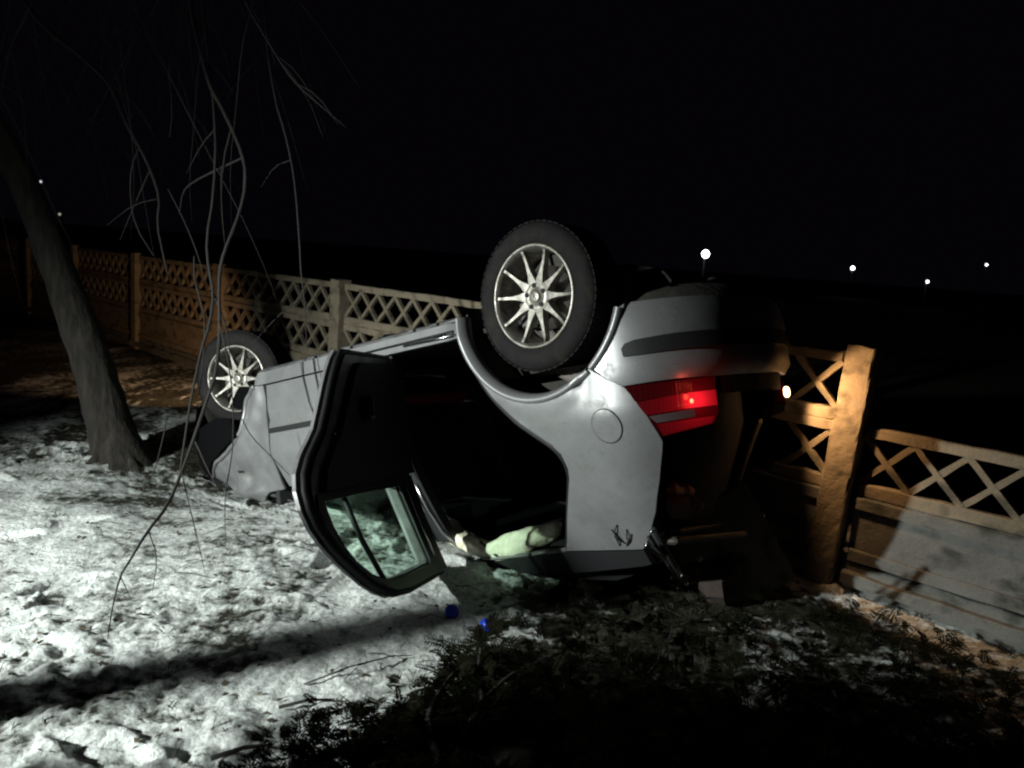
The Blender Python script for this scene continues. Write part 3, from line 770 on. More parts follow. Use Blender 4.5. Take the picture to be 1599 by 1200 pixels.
# --- roof rail, roof, pillars, floor, far side, inner trim
cbuild(skin([(.055,1.040),(-.366,1.056),(-.60,1.085),(-.90,1.128),(-1.18,1.146),(-1.75,1.12),(-1.75,1.19),(-.90,1.195),(-.30,1.15),(.07,1.10)], S, .04, grid=.05, off=-.004), 'roof_rail', M['black'])
mb = MB(); mb.tube([S(a, b, .012) for a, b in ((-.37,1.048),(-.60,1.077),(-.90,1.118),(-1.16,1.134))], .012, 6); cbuild(mb, 'rail_trim', M['paint'])
mb = MB(); V = []; F = []
for i in range(17):
    for j in range(11):
        x = -.02+1.70*i/16; y = (-.53+1.06*j/10)
        V.append((x, y, 1.19 + .02*(1-(y/.6)**2) - .04*(i/16-.5)**2 ))
for i in range(16):
    for j in range(10): F.append((i*11+j, i*11+j+1, (i+1)*11+j+1, (i+1)*11+j))
mb.add(V, F, True); cbuild(mb, 'roof', M['interior'])
pil = cbuild(skin([(-1.125,.10),(-1.195,.10),(-1.195,.70),(-1.200,1.13),(-1.08,1.13),(-1.10,.72)], S, .05, grid=.06, off=.03), 'door_pillar', M['black'])
mb = MB(); mb.tube([S(-1.135,.72,.020), S(-1.125,.85,.018), S(-1.105,.97,.018), S(-1.08,1.09,.02)], .008, 6)
mb.tube([S(-1.172,.70,.022), S(-1.168,.78,.022), S(-1.16,.86,.022)], .006, 6)
cbuild(mb, 'pillar_strip', M['steel'], pil)
mb = MB()
def sheet(mb, P, n1=1):
    mb.add(P, [tuple(range(len(P)))])
# floor pan (now on top) with ribs, tank and pipes
V = []; F = []; nx, nyy = 40, 14
for i in range(nx+1):
    for j in range(nyy+1):
        x = -.50+3.35*i/nx; lim = .80 if x > -.2 else .78*max(0, 1-((-.2-x)/.46)**2.2)**.45; y = (-1+2*j/nyy)*max(lim, .25)
        if abs(y) > .55 and (abs(x) < .42 or abs(x-2.533) < .42): z = .30
        else: z = .045 + .012*math.sin(x*19) * (abs(y) < .62) - .03*(abs(y) < .12)
        V.append((x, y, z))
for i in range(nx):
    for j in range(nyy): F.append((i*(nyy+1)+j, i*(nyy+1)+j+1, (i+1)*(nyy+1)+j+1, (i+1)*(nyy+1)+j))
mb.add(V, F); cbuild(mb, 'floor_pan', M['under'])
mb = MB(); mb.tube([(2.3,-.1,-.0), (1.6,-.12,-.0), (.9,-.12,.0), (.45,-.1,.02), (.3,.05,-.04), (-.15,.1,-.03)], .025, 8)
mb.tube([(-.28,-.25,.0), (-.28,.45,.0)], .095, 16); mb.tube([(-.30,-.20,-.02), (-.45,-.24,0), (-.56,-.26,.04)], .024, 10)
cbuild(mb, 'exhaust', M['brake'])
mb = MB(); mb.tube([(0,-.66,.0), (0,.66,.0)], .035, 10); mb.box((.05,0,.02), (.22,1.0,.05), None, .01)
mb.tube([(2.533,-.62,.0), (2.533,.62,.0)], .025, 10); mb.box((2.45,0,0), (.30,.8,.10), None, .02); mb.box((.62,.1,.0), (.40,.7,.10), None, .03)
cbuild(mb, 'axle', M['under'])
for c_, s_ in (((-.44,.40,.0), (.05,.10,.04)), ((-.30,.62,-.03), (.05,.14,.02)), ((-.54,-.05,.03), (.05,.08,.04))):
    mb = MB(); mb.box(c_, s_, Matrix.Rotation(.4,3,'Z'), .008); cbuild(mb, 'exhaust_hanger', M['paint_dull'])
mb = MB(); mb.tube([(-.5,.28,.02), (-.43,.42,-.02), (-.36,.52,-.02)], .008, 6); cbuild(mb, 'brake_cable', M['paint_dull'])
# far side shell, closed dark glass, nose
mb = MB(); far = []
fars = [(.30,.06),(-.0,.06),(-3.1,.06),(-3.3,.3),(-3.15,.66),(-2.45,.70),(-1.8,1.16),(-.2,1.14),(.10,1.02),(.27,.62)]
def Sfar(s, z, off):
    x, y, z2 = S(min(s, -.001) if s < 0 else s, z, off); return (x, -y, z2)
cbuild(skin(fars, Sfar, .03, grid=.12), 'far_side_panel', M['paint'])
mb = skin([(a*.985, b) for a, b in fars], Sfar, .01, grid=.15, off=.04); cbuild(mb, 'far_side_trim', M['interior'])
mb = MB(); mb.box((2.15,0,.42), (.04,1.55,.76)); mb.box((1.2,0,.075), (2.4,1.5,.02)); cbuild(mb, 'cabin_lining', M['interior'])
mb = MB(); V = []; F = []
for i in range(21):
    y = -.82+1.64*i/20; e = (abs(y)/.82)**3*.28
    for k, (x, z) in enumerate(((3.02,.10),(3.26,.14),(3.34,.30),(3.30,.46),(3.20,.60),(3.05,.74))): V.append((x-e, y, z))
for i in range(20):
    for j in range(5): F.append((i*6+j, i*6+j+1, (i+1)*6+j+1, (i+1)*6+j))
mb.add(V, F, True); cbuild(mb, 'front_bumper', M['black'])
mb = MB(); mb.box((3.16,.50,.50), (.14,.30,.14), Matrix.Rotation(-.4,3,'Z'), .03); cbuild(mb, 'headlight', M['clear'])

# seats hanging from the floor
def seat(x, y, m1, m2, wide=.50):
    mb = MB(); mb.box((x+.28, y, .22), (.52, wide, .16), Matrix.Rotation(.12,3,'Y'), .06); o = cbuild(mb, 'seat', m1)
    mb = MB(); mb.box((x, y, .55), (.15, wide, .60), Matrix.Rotation(-.22,3,'Y'), .06); cbuild(mb, 'backrest', m1, o)
    mb = MB(); mb.box((x+.02, y-.0, .30), (.17, wide+.01, .07), Matrix.Rotation(-.22,3,'Y'), .03); mb.box((x+.10, y-.02, .42), (.05, wide*.7, .06), Matrix.Rotation(-.5,3,'Y'), .02); cbuild(mb, 'seat_piping', m2, o)
    for hy in ([y] if wide < .8 else [y-.35, y+.35]):
        mb = MB(); mb.box((x-.09, hy, .93), (.09, .26, .16), Matrix.Rotation(-.22,3,'Y'), .04); mb.tube([(x-.08,hy-.06,.80),(x-.08,hy-.06,.90)], .006, 6); mb.tube([(x-.08,hy+.06,.80),(x-.08,hy+.06,.90)], .006, 6); cbuild(mb, 'headrest', m1, o)
seat(1.18, -.38, M['seat'], M['seat_red']); seat(1.18, .38, M['seat'], M['seat'])
seat(.10, 0, M['seat'], M['seat'], 1.15)
mb = MB(); mb.box((1.16,-.36,.72), (.03,.16,.17), Matrix.Rotation(.25,3,'Y'), .012); cbuild(mb, 'seat_pocket', M['greycloth'])
# deflated curtain airbag lying along the roof rail
def cloth(path, rad, seed, flat):
    mb = MB(); P = []; r = random.Random(seed)
    path = chaikin(path, 3, False); n = len(path)
    rr = np.interp(np.linspace(0, 1, n), np.linspace(0, 1, len(rad)), rad)
    m = 22; V = []; F = []
    for i, p in enumerate(path):
        t = Vector(path[min(i+1, n-1)]) - Vector(path[max(i-1, 0)]); t.normalize()
        a = Vector((0,1,0)); a = (a - t*a.dot(t)).normalized(); b = t.cross(a)
        for k in range(m):
            g = 2*math.pi*k/m
            fold = 1 + .12*math.sin(3*g+i*.22+seed) + .06*math.sin(7*g-i*.4) + .04*math.sin(i*.9+g*2)
            V.append(Vector(p) + (a*math.cos(g)*1.0 + b*math.sin(g)*flat)*rr[i]*fold)
    for i in range(n-1):
        for k in range(m): F.append((i*m+k, i*m+(k+1) % m, (i+1)*m+(k+1) % m, (i+1)*m+k))
    F += [tuple(range(m))[::-1], tuple((n-1)*m+k for k in range(m))]
    mb.add(V, F, True); return mb
cbuild(cloth([(1.09,-.50,.92),(1.04,-.51,.98),(.92,-.52,1.03),(.80,-.52,1.06),(.66,-.52,1.085)], [.03,.075,.065,.055,.035], 2, .8), 'curtain_airbag', M['airbag'])
cbuild(cloth([(.70,-.53,1.08),(.58,-.52,1.055),(.45,-.52,1.03),(.34,-.52,1.00),(.25,-.54,.955)], [.04,.065,.072,.062,.045,.016], 5, .8), 'curtain_airbag', M['airbag'])
mb = MB(); mb.tube([(.72,-.57,1.03),(.66,-.575,1.06),(.61,-.58,1.09)], .007, 5); mb.tube([(.60,-.57,1.03),(.62,-.58,1.06)], .005, 5); cbuild(mb, 'airbag_strap', M['black'])

# --- the open rear door (shape given closed, then swung about its hinge)
HG = (.97, -.86); PH = math.radians(61)
def D(x, z, off=0.):
    y = -(.85-.6*th(z)-off); dx, dy = x-HG[0], y-HG[1]; c, s_ = math.cos(PH), math.sin(PH)
    return (HG[0]+dx*c-dy*s_, HG[1]+dx*s_+dy*c, z)
door_out = [(.95,.105),(.455,.105),(.40,.150),(.355,.205),(.315,.262),(.262,.345),(.205,.430),(.150,.478),(.08,.528),(.018,.585),(-.012,.645),(-.018,.71),(.0,.787),(.045,.86),(.096,.918),(.155,.975),(.21,1.025),(.285,1.075),(.356,1.106),(.5,1.125),(.75,1.13),(.92,1.13),(.955,.9),(.955,.6)]
def inset(P, d):
    n = len(P); Q = []
    A = sum(P[i][0]*P[(i+1)%n][1]-P[(i+1)%n][0]*P[i][1] for i in range(n)); sg = 1 if A > 0 else -1
    for i in range(n):
        a = P[i-1]; b = P[(i+1) % n]; t = (b[0]-a[0], b[1]-a[1]); L = math.hypot(*t) or 1
        Q.append((P[i][0]-sg*t[1]/L*d, P[i][1]+sg*t[0]/L*d))
    return Q
win = [(.062,.690),(.40,.694),(.755,.702),(.775,.85),(.782,1.04),(.77,1.055),(.52,1.052),(.36,1.042),(.31,1.030),(.215,.985),(.14,.922),(.098,.86),(.070,.785)]
door = cbuild(skin(door_out, D, .014, holes=[win], grid=.04), 'rear_door', M['paint'], clamp=False)
door['label'] = 'rear side door swung wide open'
cbuild(skin(inset(door_out,.026), D, .045, holes=[win], grid=.05, off=.0145), 'door_frame', M['paint_dull'], door, False)
low = [p for p in inset(door_out,.078) if p[1] < .655]
low = [p for p in low if p[0] < .95]
trimo = [(.93,.66),(.93,.15)] + [(.52,.165),(.46,.225),(.405,.30),(.345,.385),(.28,.465),(.20,.525),(.115,.585),(.06,.66)]
cbuild(skin(trimo, D, .030, grid=.05, off=.061), 'door_trim', M['interior'], door, False)
mb = MB(); mb.box(D(.50,.36,.11), (.10,.04,.10), None, .015); cbuild(mb, 'door_pull', M['black'], door, False)
wo = [(.03,.665),(.93,.672),(.93,1.105),(.50,1.098),(.37,1.082),(.30,1.052),(.225,1.005),(.17,.955),(.115,.898),(.066,.842),(.025,.775),(.012,.71)]
cbuild(skin(wo, D, .008, holes=[win], grid=.05, off=.0610), 'window_frame', M['black'], door, False)
mb = MB(); mb.tube([D(a, b, .040) for a, b in inset(door_out,.012)+[inset(door_out,.012)[0]]], .013, 8, cap=False); cbuild(mb, 'door_seal', M['rubber'], door, False)
mb = MB(); mb.tube([D(a, b, .052) for a, b in win+[win[0]]], .006, 6, cap=False); cbuild(mb, 'window_seal', M['rubber'], door, False)
mb = MB(); mb.tube([D(.262,.687,.042), D(.288,.86,.042), D(.343,1.042,.042)], .011, 8, flat=1.); cbuild(mb, 'window_divider', M['black'], door, False)
g1 = [(.265,.685),(.77,.698),(.785,.85),(.79,1.062),(.52,1.058),(.348,1.046),(.292,.86)]
g2 = [(.258,.685),(.284,.86),(.336,1.044),(.30,1.035),(.21,.990),(.13,.927),(.088,.86),(.058,.785),(.050,.685)]
cbuild(skin(g1, D, .004, grid=.08, off=.030), 'window_pane', M['glass'], door, False)
cbuild(skin(g2, D, .004, grid=.08, off=.034), 'window_pane', M['glass'], door, False)
mb = MB(); mb.tube([D(.270,.452,.064), D(.305,.462,.066)], .007, 6); mb.tube([D(.300,.44,.064), D(.300,.475,.064)], .004, 6); cbuild(mb, 'door_latch', M['steel'], door, False)
mb = MB()
for a, b in ((.36,.40),(.44,.30),(.30,.50)): mb.tube([D(a, b, .0598), D(a, b, .0625)], .010, 10)
cbuild(mb, 'grommet', M['rubber'], door, False)
mb = MB(); mb.tube([D(.805,.72,.074), D(.818,.86,.074), D(.828,1.03,.074)], .006, 6); cbuild(mb, 'chrome_strip', M['steel'], door, False)
mb = MB(); mb.box((.97,-.83,.22), (.05,.06,.07), None, .01); mb.box((.97,-.80,.58), (.05,.06,.07), None, .01); cbuild(mb, 'door_hinge', M['paint_dull'], door)

# --- wheels
def tyre_mb():
    mb = MB(); P = [(.203,-.085),(.212,-.098),(.235,-.106),(.262,-.104),(.284,-.094),(.296,-.078)]
    prof = P + [(.299,-.055),(.300,-.03),(.300,0),(.300,.03),(.299,.055)] + [(r, -y) for r, y in P[::-1]]
    mb.lathe(prof, 72); 
    # tread grooves as raised ribs
    n = 60
    for k in range(n):
        a = 2*math.pi*k/n; R = Matrix.Rotation(-a, 3, 'Y')
        for y in (-.066, -.022, .022, .066):
            mb.box(R @ Vector((.2985, y, 0)), (.0045, .036, .024), R)
    return mb
def rim_mb():
    mb = MB(); mb.lathe([(.208,-.098),(.203,-.104),(.197,-.100),(.192,-.085),(.186,-.05),(.180,.03),(.192,.08),(.206,.098)], 64); return mb
def spoke_mb():
    mb = MB(); V = []; F = []
    st = [(.052,.046,-.078,.040),(.070,.040,-.080,.038),(.090,.026,-.081,.034),(.115,.0175,-.082,.030),(.145,.0135,-.084,.028),(.172,.0125,-.088,.026),(.190,.0135,-.094,.024)]
    for r, w_, y, t in st:
        for a, b in ((-1,1),(-.82,0),(.82,0),(1,1)):
            V.append((r, y+b*t+(0 if b else 0), a*w_/2))
        
    for i in range(len(st)-1):
        for j in range(3): F.append((i*4+j, i*4+j+1, (i+1)*4+j+1, (i+1)*4+j))
    n = len(st)-1; F.append((n*4, n*4+1, n*4+2, n*4+3))
    mb.add(V, F, False); return mb
def wheel(pos, rot, side, tilt=0.):
    """side -1: outer face towards -y"""
    W_ = rim_mb().build('wheel', M['alloy'], car)
    W_.location = Vector(cfix(pos, False)); 
    W_.rotation_euler = (tilt, rot[0], rot[1] + (math.pi if side > 0 else 0))
    tyre_mb().build('tyre', M['tyre'], W_)
    hub = MB(); hub.lathe([(.0001,-.070),(.026,-.070),(.030,-.079),(.060,-.078),(.066,-.070),(.068,-.030),(.02,-.03)], 40)
    hub.build('hub', M['alloy'], W_)
    cap = MB(); cap.lathe([(.0001,-.086),(.018,-.086),(.025,-.083),(.0265,-.072)], 28); cap.build('hub_cap', M['alloy'], W_)
    mk = MB(); mk.box((0,-.0868,0), (.030,.0012,.0035), Matrix.Rotation(.9,3,'Y')); mk.box((0,-.0868,0), (.018,.0012,.003), Matrix.Rotation(-.6,3,'Y')); mk.build('hub_emblem', M['brake'], W_)
    for k in range(5):
        a = math.radians(72*k+54); b = MB()
        b.lathe([(.0001,-.0832),(.0100,-.0834)], 14); b.v = [(x+.045*math.cos(a), y, z+.045*math.sin(a)) for x, y, z in b.v]
        b.build('wheel_bolt', M['seam'], W_)
    sm = None
    for k in range(10):
        if sm is None: o = spoke_mb().build('spoke', M['alloy'], W_); sm = o.data
        else:
            o = bpy.data.objects.new('spoke', sm); col.objects.link(o); o.parent = W_
        o.rotation_euler = (0, math.radians(36*k+8), 0)
    br = MB(); br.lathe([(.0001,.0),(.13,.0),(.13,.012),(.0001,.012)], 40); br.box((.10,.0,.05), (.09,.05,.12), None, .012)
    br.build('brake_disc', M['brake'], W_)
    bb = MB(); bb.lathe([(.178,.05),(.0001,.055)], 40); bb.build('wheel_back', M['under'], W_)
    vv = MB(); vv.tube([(.187*math.cos(1.75), -.10, .187*math.sin(1.75)), (.178*math.cos(1.75), -.112, .178*math.sin(1.75))], .0035, 6); vv.build('valve', M['rubber'], W_)
    return W_
wheel((0, -.735, 0), (0, 0), -1)
wheel((2.533, -.70, .0), (0, math.radians(-25)), -1, math.radians(-4))
wheel((0, .735, .20), (.5, 0), 1); wheel((2.533, .74, 0), (.9, math.radians(20)), 1)

# --- broken rear window frame, orange piece in the boot
mb = MB()
A = Vector((-.405,-.80,.93)); B = Vector((-.335,-.50,1.195))
mb.tube([A, A.lerp(B,.5)+Vector((.0,0,.004)), B], [.014,.012,.009], 8); C_ = A+Vector((.045,.03,.03)); D_ = B+Vector((.05,.03,-.01))
mb.tube([C_, D_], .007, 6)
rw = cbuild(mb, 'rear_window_frame', M['black'], None, False)
mb = MB(); mb.tube([A+Vector((.03,-.012,.05)), B+Vector((.012,-.02,-.05))], [.009,.002], 6); mb.tube([A+Vector((0,-.012,0)), B+Vector((0,-.010,0))], .0045, 6); cbuild(mb, 'chrome_strip', M['steel'], rw, False)
r_ = random.Random(9)
mb = MB()
for k in range(46):
    t = r_.uniform(.35, 1.15); p = A.lerp(B, t) + Vector((r_.uniform(-.01,.05), r_.uniform(-.02,.04), r_.uniform(-.02,.03)))
    s_ = r_.uniform(.003,.009); mb.add([p+Vector((r_.uniform(-s_,s_),r_.uniform(-s_,s_),r_.uniform(-s_,s_))) for _ in range(4)], [(0,1,2),(0,2,3),(0,1,3),(1,2,3)])
cbuild(mb, 'glass_shard', M['steel'], rw, False)['kind'] = 'stuff'
mb = cloth([(-.36,-.56,.80),(-.34,-.53,.825),(-.33,-.48,.835),(-.33,-.42,.83),(-.34,-.38,.85)], [.015,.030,.034,.028,.012], 8, .8)
cbuild(mb, 'indicator_housing', M['orange'], None, False)
mb = cloth([(-.36,-.58,.86),(-.34,-.52,.89),(-.33,-.44,.90),(-.34,-.36,.90)], [.02,.045,.05,.03], 11, .8); cbuild(mb, 'boot_lining', M['greycloth'], None, False)
mb = MB(); mb.box((-.34,-.30,1.045), (.10,.50,.03), Matrix.Rotation(.12,3,'X') @ Matrix.Rotation(.2,3,'Z'), .01); mb.box((-.30,-.28,1.01), (.05,.42,.02), Matrix.Rotation(.10,3,'X'), .006); cbuild(mb, 'tailgate_remnant', M['brake'], None, False)
# scratch mark like a burst of dry stalks stuck to the panel
mb = MB()
for a, b, c2, d2 in ((.02,.93,.06,.985),(.06,.985,.02,1.01),(-.02,.95,.0,1.01),(.06,.95,.03,1.0),(-.04,.97,.02,1.02),(.045,.965,.055,1.02)):
    mb.tube([S(-.02-a*.9, b, -.003), S(-.02-(a+c2)/2*.9, (b+d2)/2, -.012), S(-.02-c2*.9, d2, -.004)], .0028, 5)
cbuild(mb, 'caught_twig', M['twig'])

# bulbs that are alight
def point(name, loc, power, colr, radius):
    l = bpy.data.lights.new(name, 'POINT'); o = bpy.data.objects.new(name, l); sc.collection.objects.link(o)
    o.location = loc; l.energy = power; l.color = colr; l.shadow_soft_size = radius; return o
BW = LBW + Vector((.035,-.07,.0))
spot('broken_tail_bulb_light', BW, BW + Vector((1., -.12, -.24)), 17, (1.,.56,.25), 130, .35, .014)
TL = car.matrix_world @ Vector(cfix(S(.47,.47,-.08), False)); point('tail_bulb_light', TL, .16, (1.,.10,.04), .012)
spot('front_indicator_light', (-2.45, 6.05, .32), (-4.9, 9.0, .22), 95, (1.,.60,.32), 84, 1., .03)

# ------------------------------------------------------------------ tree with hanging branches
BR = [
   [(-1.981, 4.572, 3.306, 0.03), (-1.868, 4.361, 2.659, 0.02), (-1.824, 4.333, 2.493, 0.018), (-1.746, 4.253, 2.318, 0.018), (-1.675, 4.179, 2.179, 0.017), (-1.619, 4.166, 2.101, 0.017), (-1.534, 4.095, 1.983, 0.016), (-1.453, 4.023, 1.853, 0.016), (-1.426, 4.007, 1.758, 0.015), (-1.426, 3.985, 1.629, 0.015), (-1.445, 3.91, 1.482, 0.014), (-1.468, 3.837, 1.353, 0.014), (-1.483, 3.821, 1.258, 0.014), (-1.456, 3.748, 1.122, 0.014), (-1.419, 3.672, 0.975, 0.014), (-1.385, 3.543, 0.81, 0.014), (-1.395, 3.474, 0.699, 0.013), (-1.401, 3.346, 0.547, 0.013), (-1.404, 3.223, 0.418, 0.012), (-1.348, 2.959, 0.351, 0.011), (-1.354, 2.798, 0.301, 0.009), (-1.322, 2.589, 0.262, 0.007), (-1.324, 2.534, 0.237, 0.006), (-1.268, 2.375, 0.198, 0.004), (-1.225, 2.265, 0.15, 0.002)] ,
   [(-1.324, 2.534, 0.237, 0.004), (-1.284, 2.491, 0.223, 0.003), (-1.235, 2.428, 0.212, 0.002)] ,
   [(-1.892, 4.446, 3.164, 0.02), (-1.764, 4.329, 2.464, 0.014), (-1.633, 4.146, 1.984, 0.012), (-1.6, 4.037, 1.633, 0.011), (-1.602, 3.948, 1.408, 0.012), (-1.558, 3.874, 1.27, 0.012), (-1.503, 3.803, 1.15, 0.012), (-1.491, 3.728, 1.008, 0.012), (-1.503, 3.659, 0.896, 0.01), (-1.476, 3.469, 0.67, 0.009), (-1.433, 3.276, 0.43, 0.008), (-1.394, 3.168, 0.392, 0.007)] ,
   [(-1.575, 4.565, 3.267, 0.016), (-1.447, 4.332, 2.487, 0.011), (-1.337, 4.172, 2.138, 0.01), (-1.284, 4.151, 2.01, 0.009), (-1.232, 4.124, 1.849, 0.009), (-1.196, 4.096, 1.687, 0.008), (-1.156, 4.052, 1.426, 0.008), (-1.137, 4.025, 1.262, 0.007), (-1.113, 4.008, 1.165, 0.006), (-1.089, 3.975, 0.969, 0.004), (-1.074, 3.959, 0.872, 0.002)] ,
   [(-1.503, 3.969, 2.737, 0.014), (-1.427, 3.939, 2.56, 0.01), (-1.22, 3.792, 2.29, 0.008), (-1.105, 3.719, 2.154, 0.006), (-0.965, 3.651, 2.052, 0.004), (-0.839, 3.635, 1.961, 0.002)] ,
   [(-3.156, 4.893, 2.804, 0.03), (-2.863, 4.746, 2.532, 0.022), (-2.646, 4.723, 2.399, 0.02), (-2.422, 4.596, 2.245, 0.02), (-2.379, 4.581, 2.158, 0.019), (-2.301, 4.555, 2.001, 0.017), (-2.227, 4.537, 1.897, 0.016), (-2.155, 4.517, 1.776, 0.014), (-2.088, 4.49, 1.617, 0.012), (-2.096, 4.466, 1.472, 0.01), (-2.045, 4.436, 1.294, 0.008), (-2.012, 4.418, 1.188, 0.004)] ,
   [(-2.227, 4.537, 1.897, 0.01), (-2.266, 4.518, 1.786, 0.009), (-2.26, 4.488, 1.605, 0.008), (-2.215, 4.461, 1.445, 0.007), (-2.1, 4.435, 1.29, 0.004)] ,
   [(-1.439, 4.02, 1.837, 0.008), (-1.61, 4.11, 1.772, 0.01), (-1.782, 4.2, 1.702, 0.008), (-1.829, 4.191, 1.648, 0.006), (-1.837, 4.171, 1.529, 0.003)] ,
   [(-2.099, 4.662, 3.239, 0.016), (-1.999, 4.44, 2.526, 0.01), (-1.994, 4.397, 2.267, 0.008), (-1.96, 4.368, 2.097, 0.006), (-1.966, 4.342, 1.941, 0.003)] ,
   [(-2.048, 4.5, 1.675, 0.006), (-1.969, 4.389, 1.619, 0.006), (-1.843, 4.265, 1.482, 0.006), (-1.719, 4.136, 1.319, 0.005), (-1.634, 4.013, 1.193, 0.003)] ,
   [(-1.43, 3.682, 1.035, 0.006), (-1.311, 3.539, 0.785, 0.005), (-1.245, 3.394, 0.526, 0.004), (-1.217, 3.275, 0.423, 0.004), (-1.195, 3.161, 0.349, 0.004), (-1.141, 3.03, 0.176, 0.002)] ,
   [(-1.385, 3.173, 0.419, 0.005), (-1.294, 3.051, 0.296, 0.004), (-1.213, 2.934, 0.207, 0.003), (-1.141, 2.821, 0.139, 0.002)] ,
   [(-1.231, 3.458, 0.609, 0.004), (-1.201, 3.494, 0.521, 0.004), (-1.08, 3.385, 0.472, 0.004), (-0.952, 3.274, 0.418, 0.002)] ,
   [(-1.378, 3.293, 0.532, 0.006), (-1.274, 3.177, 0.441, 0.005), (-1.202, 3.158, 0.33, 0.003)] ,
   [(-1.597, 3.505, 0.586, 0.004), (-1.576, 3.381, 0.45, 0.004), (-1.556, 3.265, 0.365, 0.003), (-1.583, 3.147, 0.264, 0.002)] ,
   [(-1.657, 3.934, 1.323, 0.005), (-1.649, 3.915, 1.215, 0.007), (-1.592, 3.848, 1.119, 0.007), (-1.538, 3.783, 1.028, 0.006), (-1.49, 3.651, 0.848, 0.005), (-1.46, 3.522, 0.686, 0.004)] ,
   [(-2.749, 4.853, 3.171, 0.016), (-2.423, 4.663, 2.644, 0.01), (-2.438, 4.614, 2.353, 0.006), (-2.4, 4.578, 2.138, 0.003)] ,
   [(-1.555, 4.011, 1.781, 0.006), (-1.535, 3.973, 1.557, 0.004), (-1.501, 3.941, 1.367, 0.002)] ,
   [(-1.349, 2.798, 0.302, 0.004), (-1.285, 2.735, 0.229, 0.004), (-1.25, 2.619, 0.143, 0.002)] ,
   [(-1.22, 3.792, 2.29, 0.004), (-1.085, 3.866, 2.128, 0.003), (-1.021, 3.938, 1.949, 0.002)] ,
]
TRUNK = [(-2.521, 4.827, 0.002, 0.165), (-2.566, 4.843, 0.102, 0.14), (-2.629, 4.858, 0.307, 0.13), (-2.713, 4.875, 0.592, 0.12), (-2.817, 4.872, 0.873, 0.112), (-2.912, 4.891, 1.109, 0.097), (-2.997, 4.856, 1.382, 0.088), (-3.078, 4.844, 1.609, 0.082), (-3.218, 4.843, 1.905, 0.078), (-3.422, 4.8, 2.254, 0.085), (-3.571, 4.875, 2.698, 0.08)]
LIMB = [(-3.571, 4.875, 2.698, 0.09), (-3.228, 4.847, 3.135, 0.07), (-2.721, 4.805, 3.188, 0.06), (-2.102, 4.668, 3.274, 0.05), (-1.678, 4.426, 3.045, 0.035), (-1.326, 4.482, 3.375, 0.02)]
LIMB2 = [(-3.571, 4.875, 2.698, 0.07), (-3.321, 4.916, 2.944, 0.05), (-3.156, 4.893, 2.804, 0.035)]
STEMS = [ [(-0.03, 2.443, 0.181, 0.003), (-0.038, 2.319, 0.167, 0.006), (-0.04, 2.195, 0.15, 0.008), (-0.011, 2.112, 0.138, 0.01), (-0.046, 2.007, 0.12, 0.012), (-0.073, 1.904, 0.109, 0.014), (-0.085, 1.751, 0.108, 0.016)] ,
[(-0.011, 2.112, 0.138, 0.007), (0.067, 2.199, 0.177, 0.005), (0.168, 2.272, 0.187, 0.003)] ,
[(-0.085, 1.751, 0.108, 0.014), (-0.151, 1.909, 0.138, 0.011), (-0.171, 2.012, 0.147, 0.009), (-0.126, 2.147, 0.171, 0.007), (-0.09, 2.238, 0.164, 0.004)] ,
[(-0.073, 1.904, 0.109, 0.01), (0.161, 1.964, 0.166, 0.01), (0.436, 2.019, 0.192, 0.009), (0.817, 2.076, 0.228, 0.007), (1.238, 2.186, 0.279, 0.004)] ]

tree = empty('bare_tree', Vector(TRUNK[0][:3])); T0 = Vector(TRUNK[0][:3])
tag(tree, 'leaning bare tree with a bent grey trunk and long branches hanging down', 'tree')
def tline(P, n=10, jit=.0, sm=2, thin=1.):
    P2 = chaikin([tuple(p) for p in P], sm, False); mb = MB()
    mb.tube([Vector(p[:3])-T0 for p in P2], [p[3]*thin for p in P2], n, jit=jit); return mb
mb = tline([(TRUNK[0][0]+.02, TRUNK[0][1], -.12, .24)] + TRUNK, 22, .05, 2)
for a in range(5):
    g = a*1.3+.4; mb.tube([Vector((-.02,0,.10)), Vector((.15*math.cos(g), .15*math.sin(g), -.02)), Vector((.30*math.cos(g), .30*math.sin(g), -.10))], [.07,.04,.02], 8, jit=.06)
mb.build('trunk', M['bark'], tree)
tline(LIMB, 12, .04).build('limb', M['bark'], tree); tline(LIMB2, 10, .04).build('limb', M['bark'], tree)
for b in BR:
    o = tline(b, 8, .12, 1, .62).build('branch', M['twig'], tree)
# thin side twigs on the thicker branches
r_ = random.Random(21)
for b in BR[:6]:
    for k in range(2):
        i = r_.randrange(1, max(2, len(b)-2)); p = Vector(b[i][:3]); d = Vector((r_.uniform(-1,1), r_.uniform(-.6,.6), r_.uniform(-1.2,-.1))).normalized()
        L = r_.uniform(.15,.45); q = p+d*L*.5+Vector((0,0,.02)); e = p+d*L+Vector((r_.uniform(-.04,.04),0,-.04))
        if e.z < .5: continue
        tline([(*p, b[i][3]*.4), (*q, b[i][3]*.25+.001), (*e, .001)], 5, 0, 1).build('twig', M['twig'], tree)

